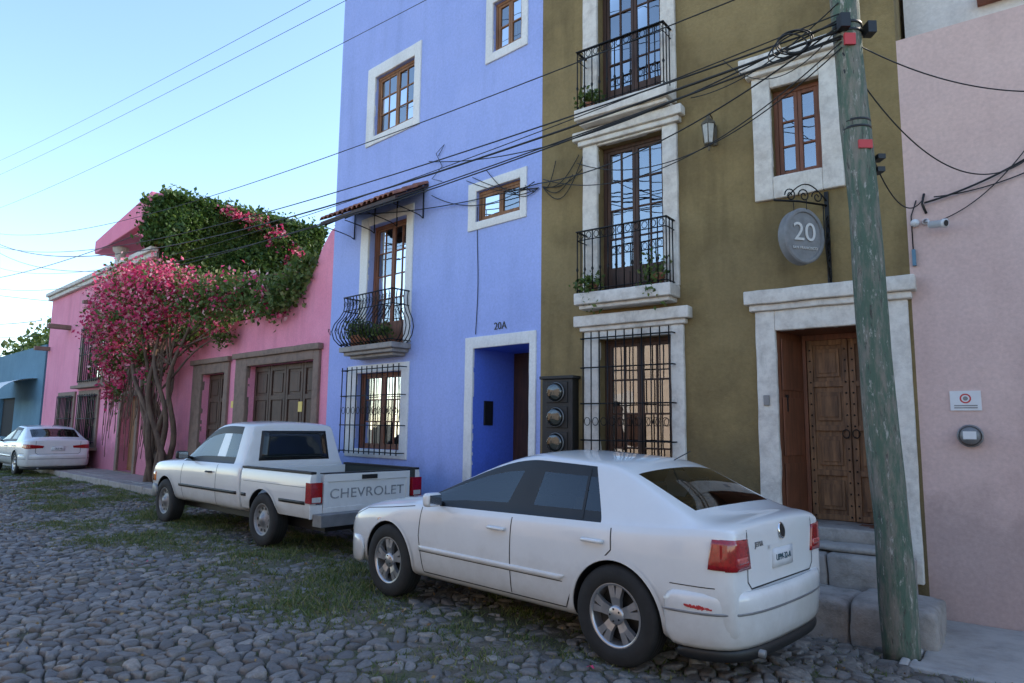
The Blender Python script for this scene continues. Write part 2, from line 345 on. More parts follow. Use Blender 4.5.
def railing(b,t0,t1,n,z0,z1,sp=.105,r=.008,collars=True):
    for z in(z0+.04,z1-.12): b.tube([(t0,.02,z),(t0,n,z),(t1,n,z),(t1,.02,z)],.008,0,4)
    b.box(t0-.015,t1+.015,n-.02,n+.02,z1-.012,z1); b.box(t0-.015,t0+.015,.0,n-.02,z1-.012,z1); b.box(t1-.015,t1+.015,.0,n-.02,z1-.012,z1)
    k=int((t1-t0)/sp)
    for i in range(k+1):
        t=t0+(t1-t0)*i/k; b.tube([(t,n,z0),(t,n,z1)],r,0,6)
        if collars:
            b.lathe([(r,-.03),(.018,0),(r,.03)],(t,n,z0+.3),(0,0,1),8)
            if i<k: b.tube([(t+(t1-t0)/k/2+.035*math.cos(a),n,z1-.065+.042*math.sin(a)) for a in np.linspace(0,6.28,11)[:-1]],.005,0,4,True)
    for i in range(1,3):
        y=n*i/3
        for t in(t0,t1): b.tube([(t,y,z0),(t,y,z1)],r,0,6)
b=MB(FG); railing(b,2.55,3.76,.27,3.28,4.08); railing(b,2.55,3.76,.27,5.71,6.52); b.obj('balcony_railings',['iron'],gb)
b=MB(FG)
for i in range(11):
    t=2.60+1.16*i/10; b.tube([(t,.13,.95),(t,.13,2.80)],.0085,0,6)
for z in(1.0,1.45,1.9,2.35,2.72): b.tube([(2.56,.0,z),(2.56,.13,z),(3.80,.13,z),(3.80,0,z)],.009,0,4)
for i in range(10):
    t=2.60+1.16*(i+.5)/10
    b.tube([(t+.04*math.cos(a),.13,1.68+.05*math.sin(a)) for a in np.linspace(0,6.28,11)[:-1]],.005,0,4,True)
b.obj('window_grille',['iron'],gb)
b=MB(FG); b.box(.22,.92,.05,.42,-.3,.45); b.box(.93,1.58,.05,.42,-.3,.44); b.box(.30,1.5,.051,.30,.455,.52); b.obj('upper_step',['step'],gb,.03,worn=.015)
b=MB(FG); b.box(-.02,.60,.43,1.14,-.3,.20); b.box(.62,1.45,.43,1.08,-.3,.17); b.obj('lower_step_block',['step'],gb,.05,worn=.03)
b=MB(FG); b.box(1.50,1.56,.05,.075,1.86,1.97); b.obj('doorbell',['grey'],gb,.005)
e=empty('electric_meter_cabinet')
b=MB(FG); b.box(3.90,4.36,.002,.16,1.22,2.22); b.box(3.87,4.39,.0,.19,2.22,2.26)
for k in range(3):
    z=2.05-k*.32; b.box(3.97,4.29,.16,.175,z-.135,z+.135)
    b.lathe([(.09,.02),(0,.02)],(4.13,.175,z),(0,1,0),20,2); b.lathe([(.115,0),(.115,.05),(.10,.075),(0,.08)],(4.13,.175,z),(0,1,0),20,1); b.lathe([(.118,0),(.126,.012),(.126,.025),(.118,.03)],(4.13,.175,z),(0,1,0),20,2)
b.obj('cabinet',['black','cglass','grey'],e,.006)
e=empty('wall_lantern')
b=MB(FG); t,n,dz=2.04,.2,.12
b.box(t-.03,t+.03,0,.02,4.78+dz,5.02+dz)
b.tube([(t,.02,4.98+dz),(t,.08,5.10+dz),(t,.16,5.12+dz),(t,n,5.07+dz)],.009,0,6)
b.lathe([(.0,.10),(.02,.09),(.03,.06),(.085,.0),(.09,-.02)],(t,n,4.98+dz),(0,0,1),6,0,False)
b.lathe([(.078,-.02),(.055,-.24)],(t,n,4.98+dz),(0,0,1),6,1,False)
b.lathe([(.058,-.24),(.058,-.255),(.02,-.28),(.012,-.32),(0,-.33)],(t,n,4.98+dz),(0,0,1),6,0,False)
u=Vector((0,0,1)).orthogonal().normalized(); w=Vector((0,0,1)).cross(u)
for k in range(6):
    a=math.pi/3*k; dd=u*math.cos(a)+w*math.sin(a)
    b.tube([(t+dd.x*.081,n+dd.y*.081,4.96+dz),(t+dd.x*.057,n+dd.y*.057,4.74+dz)],.006,0,4)
b.obj('lantern_body',[pm('aged_brass',(.16,.125,.08),.5,.5,.4),pm('frosted_lantern_glass',(.52,.48,.40),.3,0,.3,20)],e)
e=empty('hanging_oval_sign')
cx=FG(1.05,.32,3.57); nd=Vector((.25,-.97,0)).normalized(); sx=Vector((0,0,1)).cross(nd)
FS=lambda a,b_,c: Vector((cx.x,cx.y,cx.z))+sx*a+nd*b_+Vector((0,0,c))
b=MB(FS); k=40
def ell(rx,rz,y): return [(rx*math.cos(2*math.pi*i/k),y,rz*math.sin(2*math.pi*i/k)) for i in range(k)]
rings=[ell(.225,.275,-.06),ell(.24,.29,-.05),ell(.24,.29,.05),ell(.225,.275,.06),ell(.20,.25,.06),ell(.195,.245,.045),ell(.001,.001,.045)]
vs=[p for r_ in rings for p in r_]
b.add(vs,[(i*k+j,i*k+(j+1)%k,(i+1)*k+(j+1)%k,(i+1)*k+j) for i in range(6) for j in range(k)]+[tuple(range(k))],0)
b.obj('plate',['signm'],e)
text('number','20',.27,'signl',e,FS(0,.053,.03),math.pi/2,math.atan2(sx.y,sx.x))
text('small_text','SAN FRANCISCO',.038,'signl',e,FS(0,.053,-.13),math.pi/2,math.atan2(sx.y,sx.x))
b=MB(FG)
b.box(.84,.88,0,.02,3.1,4.1)
b.tube([(.86,.02,3.95),(1.06,.32,3.95),(1.26,.5,3.95)],.011,0,6)
def scroll(cx_,cy_,cz_,r0,turns,ax1,k=26): 
    o=[]
    for i in range(k):
        a=turns*2*math.pi*i/(k-1); r=r0*(1-.8*i/(k-1)); o.append((cx_+ax1[0]*r*math.cos(a),cy_+ax1[1]*r*math.cos(a),cz_+r*math.sin(a)))
    return o
for q,(u_,z) in enumerate([(.2,4.03),(.5,4.03),(.8,4.02)]):
    b.tube(scroll(.86+.34*u_,.02+.42*u_,z,.075,1.5,(.6,.6)),.007,0,5)
b.tube([(.86+.3*s_,.02+.35*s_,4.0+.16*math.sin(math.pi*s_)) for s_ in np.linspace(0,1,12)],.007,0,5)
for dx in(-.08,.08): b.tube([(1.05+dx*.8,.32-dx*.1,3.95),(1.05+dx*.8,.32-dx*.1,3.82)],.005,0,4)
for z in(3.2,3.38,3.56,3.74): b.tube(scroll(.84,.10,z,.08,1.4,(-.3,.75)),.007,0,5)
b.tube([(.85,.02,3.12),(.84,.2,3.3),(.85,.22,3.6),(.86,.18,3.9)],.006,0,5)
b.obj('bracket',['iron'],e)
def leaves(name,parent,centers,n,size,mats,F=ID,shell=.45,seed=1):
    R=np.random.default_rng(seed); cs=np.array([c[:6] for c in centers],float); vol=(cs[:,3]*cs[:,4]*cs[:,5])**.75; pr=vol/vol.sum()
    idx=R.choice(len(cs),n,p=pr); d=R.normal(size=(n,3)); d/=np.linalg.norm(d,axis=1)[:,None]; rad=(shell+(1-shell)*R.random(n))[:,None]
    lump=1+.30*np.sin(d[:,0]*7+idx*1.3)*np.cos(d[:,2]*6+idx)+.12*np.sin(d[:,0]*17+d[:,2]*13)
    P=cs[idx,:3]+d*rad*cs[idx,3:6]*lump[:,None]+R.normal(scale=.06,size=(n,3))
    pp_=np.array([c[6] for c in centers])[idx]
    cl=np.sin(P[:,0]*5.1+1)*np.sin(P[:,2]*6.3)*np.sin(P[:,1]*5+P[:,0]*2)+.5*np.sin(P[:,0]*11)*np.sin(P[:,2]*9.7)
    pp_=np.where(pp_>0,np.clip(pp_+cl*.75,0.02,.97),0)
    return leafmesh(name,parent,P,size,mats,R,pp_,F)
def leafmesh(name,parent,P,size,mats,R,pinkprob,F=ID):
    n=len(P)
    if F is not ID:
        o=np.array(F(0,0,0)); A=np.array([np.array(F(1,0,0))-o,np.array(F(0,1,0))-o,np.array(F(0,0,1))-o]); P=P@A+o
    a=R.normal(size=(n,3)); a/=np.linalg.norm(a,axis=1)[:,None]; c=np.cross(a,R.normal(size=(n,3))); c/=np.linalg.norm(c,axis=1)[:,None]
    nn=np.cross(a,c); s=(size*(.6+.8*R.random(n)))[:,None]
    V=np.stack([P-a*s*.5,P+c*s*.30+nn*s*.12,P+a*s*.5,P-c*s*.30+nn*s*.12],1).reshape(-1,3)
    me=bpy.data.meshes.new(name); me.vertices.add(4*n); me.vertices.foreach_set('co',V.ravel())
    me.loops.add(6*n); me.polygons.add(2*n)
    base=(np.arange(n)*4)[:,None]; li=(base+np.array([0,1,2,0,2,3])).ravel(); me.loops.foreach_set('vertex_index',li)
    me.polygons.foreach_set('loop_start',np.arange(2*n)*3); me.polygons.foreach_set('loop_total',np.full(2*n,3))
    mi=(R.random(n)<pinkprob).astype(np.int32); me.polygons.foreach_set('material_index',np.repeat(mi,2))
    for m in mats: me.materials.append(M[m])
    me.update(calc_edges=True); me.validate(); o=bpy.data.objects.new(name,me); COL.objects.link(o)
    if parent: o.parent=parent
    return o
def potplant(F,t,n,z,seed,s=1,droop=False):
    e=empty('potted_plant')
    b=MB(F); b.lathe([(0,0),(.06*s,0),(.085*s,.12*s),(.095*s,.13*s),(.09*s,.15*s),(.07*s,.14*s),(0,.13*s)],(t,n,z),(0,0,1),14); b.obj('pot',['pot'],e)
    cs=[(t,n,z+.22*s,.13*s,.12*s,.13*s,0)]
    if droop: cs+=[(t,n+.08,z-.02,.08,.08,.2,0),(t+.08,n+.08,z+.1,.1,.08,.12,0)]
    leaves('foliage',e,cs,260,.06,['leaf2'],F=F,seed=seed)
potplant(FG,2.72,.15,3.28,3,1,True); potplant(FG,3.6,.15,3.28,4,.8,True); potplant(FG,3.65,.14,5.71,8,.8)
# =================================================================== BLUE BUILDING
bb=empty('blue_house')
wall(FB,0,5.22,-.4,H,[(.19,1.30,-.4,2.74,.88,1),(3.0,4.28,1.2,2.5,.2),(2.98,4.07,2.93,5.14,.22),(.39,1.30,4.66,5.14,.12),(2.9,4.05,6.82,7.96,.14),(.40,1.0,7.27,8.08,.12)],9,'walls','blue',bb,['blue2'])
b=MB(FB)
frame(b,.07,1.47,-.3,2.91,.19,1.30,-.3,2.74,-.02,.025,0,False)
frame(b,2.80,4.55,1.06,2.64,3.0,4.28,1.2,2.5,-.02,.025)
frame(b,2.80,4.30,2.95,5.30,2.98,4.07,2.93,5.14,-.02,.025,0,False)
frame(b,.27,1.47,4.54,5.28,.39,1.30,4.66,5.14,-.02,.025)
frame(b,2.73,4.28,6.67,8.18,2.9,4.05,6.82,7.96,-.02,.025)
frame(b,.28,1.15,7.13,8.22,.40,1.0,7.27,8.08,-.02,.025)
b.obj('white_surrounds',['white'],bb,.007,worn=.004)
b=MB(FB)
window(b,2.9,4.05,6.82,7.96,-.09,4,3,.05,curtain=False); window(b,.40,1.0,7.27,8.08,-.08,2,2,.045,curtain=False); window(b,.39,1.30,4.66,5.14,-.08,2,1,.05)
b.obj('wooden_windows',['woodo','glass','curtain','dark'],bb,.004)
b=MB(FB); window(b,2.98,4.07,2.93,5.14,-.15,4,4,.06,panel=.35,curtain=2); window(b,3.0,4.28,1.2,2.5,-.13,4,3,.05); b.obj('french_door',['woodred','glass','curtain','dark'],bb,.004)
b=MB(FB); b.box(.19,1.30,-.92,-.87,-.3,2.74); b.box(.25,.72,-.87,-.85,-.2,2.65); b.box(.77,1.24,-.87,-.85,-.2,2.65); b.obj('entrance_door',['wood'],bb,.005)
b=MB(FB); b.box(1.275,1.30,-.40,-.22,1.62,1.98); b.obj('intercom',['black'],bb,.005)
text('house_number','20A',.15,'black',bb,FB(.76,.005,3.03),math.pi/2,math.atan2(-dB.y,-dB.x),.004)
b=MB(FB); b.box(2.78,4.28,0,.40,2.84,2.93); b.box(2.84,4.22,0,.34,2.78,2.84); b.box(2.92,4.14,0,.26,2.73,2.78); b.obj('balcony_slab',['step'],bb,.015)
b=MB(FB)
prof=[(0,0),(.06,.03),(.15,.12),(.19,.25),(.15,.38),(.06,.5),(.0,.62),(-.02,.75),(0,.86)]
def belly(px,py,ox,oy): return [(px+ox*a,py+oy*a,2.94+h) for a,h in prof]
k=15
for i in range(k+1):
    t=2.84+1.38*i/k; ox=(i/k-.5)*.5; b.tube(belly(t,.37,ox,1),.009,0,5)
for i in range(4):
    y=.05+.30*i/4
    b.tube(belly(2.84,y,-1,.1),.009,0,5); b.tube(belly(4.22,y,1,.1),.009,0,5)
for h,a in((.03,.04),(.62,0),(.86,0)):
    b.tube([(2.84-a,.0,2.94+h),(2.84-a,.37+a,2.94+h),(4.22+a,.37+a,2.94+h),(4.22+a,0,2.94+h)],.013 if h>.8 else .009,0,5)
for i in range(k):
    t=2.84+1.38*(i+.5)/k
    b.tube([(t+.036*math.cos(a),.37,3.68+.045*math.sin(a)) for a in np.linspace(0,6.28,11)[:-1]],.005,0,4,True)
    if i%2==0: b.tube([(t+(i/k-.5)*.4+.03*math.cos(a)*(1-.3*a/6),.55+.02*math.sin(a),3.19+.05*math.sin(a)) for a in np.linspace(0,8,14)],.005,0,4)
b.obj('balcony_railing',['iron'],bb)
for i,t in enumerate([4.05,3.9,3.3,3.75]): potplant(FB,t,.2,2.94,20+i,1.3 if i<2 else .9)
b=MB(FB)
for i in range(12):
    t=2.88+1.62*i/11; b.tube([(t,.16,1.12),(t,.16,2.60)],.0095,0,6)
for z in(1.16,1.6,2.1,2.55): b.tube([(2.85,0,z),(2.85,.16,z),(4.53,.16,z),(4.53,0,z)],.009,0,4)
for i in range(11):
    t=2.88+1.62*(i+.5)/11
    b.tube([(t+.045*math.cos(a),.16,1.85+.06*math.sin(a)) for a in np.linspace(0,6.28,11)[:-1]],.005,0,4,True)
b.obj('window_grille',['iron'],bb)
e=empty('tiled_awning'); e.parent=bb
b=MB(FB)
t0,t1,zw,zf,pn=2.45,4.62,5.54,5.18,.66
k=15; seg=5
for i in range(k):
    tc=t0+(t1-t0)*(i+.5)/k+random.uniform(-.01,.01); r=(t1-t0)/k*.52
    for q in range(3):
        n0=pn*q/3; n1=pn*(q+1)/3+.03+.02*random.random(); za=zw+(zf-zw)*n0/pn+.02; zb=zw+(zf-zw)*n1/pn+.035+.008*random.random()
        vs=[]
        for (nn,zz,rr) in((n0,za,r*.9),(n1,zb,r)):
            for s_ in range(seg+1):
                a=math.pi*s_/seg; vs.append((tc-rr*math.cos(a),nn,zz+rr*.85*math.sin(a)))
        for s_ in range(seg+1):
            a=math.pi*s_/seg; vs.append((tc-(r-.014)*math.cos(a),n1,zb-.012+(r-.014)*.85*math.sin(a)))
        b.add(vs,[(s_,s_+1,seg+2+s_,seg+1+s_) for s_ in range(seg)]+[(seg+1+s_,seg+2+s_,2*seg+3+s_,2*seg+2+s_) for s_ in range(seg)],0,False)
b.add([(t0,0,zw),(t1,0,zw),(t1,pn,zf),(t0,pn,zf),(t0,0,zw-.03),(t1,0,zw-.03),(t1,pn,zf-.03),(t0,pn,zf-.03)],[(0,1,2,3),(4,5,6,7),(0,1,5,4),(1,2,6,5),(2,3,7,6),(3,0,4,7)],1)
b.box(t0,t1,pn-.03,pn+.01,zf-.06,zf+.0,1)
b.obj('tiles_and_boards',['tile','wood'],e)
b=MB(FB)
for t in(t0+.1,t0+.8,t0+1.45,t1-.1):
    b.tube([(t,.02,zw-.05),(t,pn-.03,zf-.07)],.012,0,5); b.tube([(t,.02,zw-.05),(t,.02,4.98)],.012,0,5)
    b.tube([(t,.02+ (pn-.05)*s_,4.98+(zf-.1-4.98)*s_**.5) for s_ in np.linspace(0,1,10)],.009,0,5)
b.obj('iron_brackets',['iron'],e)
# =================================================================== PALE PINK WALL (right)
pw=empty('pale_pink_house')
wall(FG,-7,.14,-.4,5.55,[],.45,'walls','pinkR',pw)
b=MB(FG); b.box(-7,.10,-6,-.46,0,6.6); b.box(-7.1,-.55,-6,-.30,5.9,6.02,1); b.obj('upper_setback_wall',['whitewall','tile'],pw)
b=MB(FG); b.box(-.36,-.12,.0,.012,1.80,1.98); b.lathe([(.045,.013),(.032,.013)],(-.24,0,1.91),(0,1,0),20,1); b.lathe([(.02,.013),(.0,.013)],(-.24,0,1.91),(0,1,0),12,2); b.box(-.33,-.15,.012,.014,1.84,1.85,2); b.box(-.33,-.15,.012,.014,1.82,1.83,2); b.obj('tile_plaque',['platew','redtape','grey'],pw)
b=MB(FG); b.lathe([(.085,0),(.09,.05),(.08,.055),(.078,.09),(.07,.12),(.0,.135)],(-.26,0,1.57),(0,1,0),24,0); b.lathe([(.092,.035),(.102,.04),(.102,.055),(.092,.06)],(-.26,0,1.57),(0,1,0),24,1)
b.box(-.31,-.21,.128,.137,1.54,1.61,2); b.box(-.36,-.16,.04,.05,1.555,1.585,1)
e=empty('wall_electric_meter'); b.obj('meter',['grey','grey','platew'],e)
e=empty('security_camera'); b=MB(FG)
b.lathe([(.03,0),(.035,.01),(.02,.04)],(-.02,0,3.62),(0,1,0),12,0); b.tube([(-.02,.03,3.62),(-.05,.1,3.60),(-.08,.12,3.55)],.012,0,6)
b.lathe([(0,-.07),(.035,-.07),(.035,.06),(.042,.062),(.042,.09),(.0,.085)],(-.12,.14,3.55),(-.8,.5,-.15),14,0); b.lathe([(0,.092),(.03,.092)],(-.12,.14,3.55),(-.8,.5,-.15),14,1)
b.lathe([(0,0),(.035,0),(.04,.03),(.03,.06),(0,.07)],(.07,0,3.62),(0,1,0),12,0)
b.tube([(-.02,.02,3.9),(.0,.03,3.8),(-.03,.02,3.7)],.012,1,6)
b.obj('camera_body',['platew','black'],e)
b=MB(FG); b.tube([(.10,.012,3.35),(.10,.012,3.7),(.05,.012,3.85)],.006,0,5); b.box(.08,.11,.0,.04,3.20,3.36,1); b.obj('junction_box',['black','bluegrey'],pw)
# =================================================================== PINK COURTYARD WALL + GARAGE
cw=empty('pink_courtyard_wall')
b=MB(FB)
b.prism([(5.22,-.2),(5.68,-.2),(5.68,2.84)]+[(5.68,4.94)]+[(5.6,5.05),(5.35,5.30),(5.22,5.35)],-.3,0)
b.prism([(5.68,2.84),(8.42,2.84),(8.42,3.9),(7.5,3.9),(6.8,4.0),(6.2,4.25),(5.85,4.65),(5.68,4.94)],-.3,0)
b.box(8.42,9.5,-.3,0,-.2,3.9); b.box(9.5,10.75,-.3,0,2.76,3.9); b.box(10.75,14.5,-.3,0,-.2,3.9)
b.obj('walls',['pink'],cw)
b=MB(FB)
frame(b,5.48,8.95,.0,3.02,5.68,8.42,0,2.84,-.05,.06,0,False); b.box(5.42,9.02,0,.12,3.02,3.14)
frame(b,9.3,11.25,.0,3.0,9.5,10.75,0,2.76,-.05,.06,0,False); b.box(9.24,11.3,0,.12,3.0,3.12)
b.obj('stone_frames',['stoned'],cw,.015,worn=.006)
b=MB(FB)
for a,c,z in((5.68,8.42,2.84),(9.5,10.75,2.76)):
    b.box(a,c,-.22,-.18,0,z); m=4 if c-a>2 else 2; w=(c-a)/m
    for i in range(m):
        x0=a+i*w; b.box(x0+.01,x0+.09,-.18,-.15,.05,z); b.box(x0+w-.09,x0+w-.01,-.18,-.15,.05,z)
        for zz in(.05,.75,1.45,2.1,z-.12): b.box(x0+.09,x0+w-.09,-.18,-.15,zz,zz+.1)
        for zz in(.15,.85,1.55,2.2): b.box(x0+.15,x0+w-.15,-.18,-.16,zz+.06,min(zz+.54,z-.18))
b.obj('wooden_garage_doors',['woodgar'],cw,.006)
b=MB(FB); b.box(9.02,9.16,.0,.01,1.95,2.1); b.box(6.35,6.5,-.148,-.14,1.85,2.05); b.obj('paper_notice',['yellow'],cw)
# =================================================================== PINK HOUSE (left)
ph=empty('pink_house')
wall(FB,14.5,25.3,-.2,6.28,[(18.4,20.6,2.95,4.70,.25),(16.0,17.3,2.95,4.2,.25),(21.2,22.9,.95,2.45,.25),(18.6,20.4,.95,2.45,.25),(15.0,16.3,.2,2.35,.3)],5.1,'walls','pink',ph)
b=MB(FB)
b.box(14.42,25.4,0,.14,6.28,6.42); b.box(14.36,25.45,0,.22,6.42,6.56); b.box(14.5,25.3,-5.1,0,6.285,6.5)
b.obj('cornice',['stone'],ph,.02)
b=MB(FB)
for a in((18.4,20.6,2.95,4.70),(16.0,17.3,2.95,4.2),(21.2,22.9,.95,2.45),(18.6,20.4,.95,2.45),(15.0,16.3,.2,2.35)):
    frame(b,a[0]-.18,a[1]+.18,a[2]-.15,a[3]+.18,a[0],a[1],a[2],a[3],-.03,.06); 
    if a[3]-a[2]<2: b.box(a[0]-.28,a[1]+.28,0,.25,a[2]-.25,a[2]-.15)
b.obj('window_surrounds',['stoned'],ph,.015)
b=MB(FB)
for a in((18.4,20.6,2.95,4.70),(16.0,17.3,2.95,4.2),(21.2,22.9,.95,2.45),(18.6,20.4,.95,2.45)): window(b,*a,-.2,4,3,.08,.04)
b.obj('windows',['wood','glass','curtain','dark'],ph)
b=MB(FB)
for a in((18.4,20.6,2.95,4.70),(21.2,22.9,.95,2.45),(18.6,20.4,.95,2.45)):
    for t in np.linspace(a[0],a[1],11): b.tube([(t,.12,a[2]-.05),(t,.12,a[3]+.05)],.015,0,4)
    for z in(a[2],(a[2]+a[3])/2,a[3]): b.tube([(a[0]-.05,0,z),(a[0]-.05,.12,z),(a[1]+.05,.12,z),(a[1]+.05,0,z)],.015,0,4)
b.obj('window_grilles',['iron'],ph)
b=MB(FB); b.box(15.0,16.3,-.3,-.25,.2,2.35); b.box(15.1,15.6,-.25,-.22,.3,2.25); b.box(15.7,16.2,-.25,-.22,.3,2.25); b.obj('front_door',['woodo'],ph)
b=MB(FB)
# sloping terrace canopy, open at the front, carried on a column and the side wall
cp=[(14.4,7.30)]
for i in range(9):
    s_=i/8; cp.append((15.0+3.4*s_,6.75+.32*math.sin(math.pi*min(1,s_*1.1))+.10*s_))
cp+=[(19.3,7.05),(19.3,7.50),(14.4,8.15)]
b.prism([(14.4,7.35),(19.3,7.12),(19.3,7.55),(14.4,8.15)],-4.8,.3); b.box(14.45,19.1,-4.6,-4.3,6.5,7.1)
b.prism([(14.45,6.5),(15.0,6.5),(15.15,6.85),(15.6,7.12),(16.4,7.22),(14.45,7.32)],-.3,.12); b.box(14.45,14.75,-5.1,-.4,6.5,7.3)
b.obj('terrace_canopy',['hotpink'],ph,.03)
b=MB(FB); b.lathe([(.22,0),(.22,.08),(.15,.12),(.15,.5),(.22,.56),(.24,.68)],(18.0,-.1,6.5),(0,0,1),16); b.obj('terrace_column',['stone'],ph)
b=MB(FB); b.box(22.4,22.7,0,.7,4.9,5.05); b.box(25.0,25.2,0,.5,4.3,4.45); b.box(19.6,19.8,0,.4,5.5,5.6); b.obj('water_spouts',['stoned'],ph)
bg=empty('blue_grey_house')
wall(FB,25.6,60,-.2,4.6,[(30,33,.9,2.6,.2)],8,'walls','bluegrey',bg)
b=MB(FB); b.box(30,33,-.2,-.15,.9,2.6); b.obj('window',['dark'],bg)
b=MB(FB)
vs=[];k=10
for s_ in range(k+1):
    a=math.pi/2*s_/k; vs+= [(26.5,.0+1.3*math.sin(a),2.5+.8*math.cos(a)),(30.5,.0+1.3*math.sin(a),2.5+.8*math.cos(a))]
b.add(vs,[(2*i,2*i+1,2*i+3,2*i+2) for i in range(k)],0,True); b.obj('white_awning',['white'],bg)
oh=empty('cream_house')
FO=fr(J+NB*11.5,dB,NB*-1)
wall(FO,-14,14,-.2,4.6,[(-9+k*4.2,-7.8+k*4.2,1.0 if k%2 else .1,2.6,.2) for k in range(6)],6,'walls','cream',oh)
b=MB(FO)
for k in range(6):
    a=(-9+k*4.2,-7.8+k*4.2,1.0 if k%2 else .1,2.6); b.box(a[0],a[1],-.2,-.15,a[2],a[3]); frame(b,a[0]-.15,a[1]+.15,a[2]-.1,a[3]+.15,a[0],a[1],a[2],a[3],-.02,.04,1)
b.obj('doors_and_windows',['wood','stone'],oh)
# =================================================================== SIDEWALKS
b=MB(FG)
x=-7
while x<.10:
    w=.7+.3*random.random(); b.box(x,min(x+w-.012,.12),.0,1.50,-.4,-.085+.01*random.random()); b.box(x+.1,min(x+w+.08,.12),1.515,1.70,-.4,-.072+.012*random.random()); x+=w
b.obj('sidewalk',['conc'],None,.018,worn=.008)
b=MB(FG); b.box(1.6,4.6,0,.75,-.4,-.09); b.obj('sidewalk',['conc'],None,.012)
b=MB(FB)
x=9.3
while x<26:
    w=.5+.35*random.random(); b.box(x,x+w-.012,.0,.9,-.3,.17+.015*random.random()); b.box(x,x+w-.012,.91,1.2,-.3,.16+.02*random.random()); x+=w
x=.0
while x<9.3:
    w=.5+.4*random.random(); b.box(x,x+w-.012,.0,.45,-.4,.06+.02*random.random()); x+=w
b.obj('sidewalk',['slab'],None,.02)
# =================================================================== GROUND
def strip(x,y):
    g=gap(x,y); g2=g+.9*noise.noise(Vector((x*.7,y*.7,9)))
    return (1-sstep(3.1,4.7,g2))*(1 if g>0 else 0)*(1-.75*sstep(-.2,1.6,x))
def fillf(x,y): return max(0,min(1,.62+1.1*noise.noise(Vector((x*.9,y*.9,3)))+.6*noise.noise(Vector((x*3,y*3,5)))))
def gfill(x,y):
    s=strip(x,y); return -.020+.044*s*fillf(x,y)+.012*noise.noise(Vector((x*2.1,y*2.1,2)))
def ground():
    xs=np.concatenate([[-400,-150,-70,-40],np.arange(-28,12.1,.15),[20,40,100,400]]); ys=np.concatenate([[-400,-100,-30,-10],np.arange(-4,34.1,.15),[50,90,200,500]])
    vs=[(x,y,gz(x,y)+gfill(x,y) if (-28<=x<=12 and -4<=y<=34) else -.03) for y in ys for x in xs]; w=len(xs)
    fs=[(j*w+i,j*w+i+1,(j+1)*w+i+1,(j+1)*w+i) for j in range(len(ys)-1) for i in range(w-1)]
    me=bpy.data.meshes.new('ground'); me.from_pydata(vs,[],fs); me.materials.append(M['dirt']); me.polygons.foreach_set('use_smooth',[True]*len(fs))
    o=bpy.data.objects.new('ground',me); COL.objects.link(o)
ground()
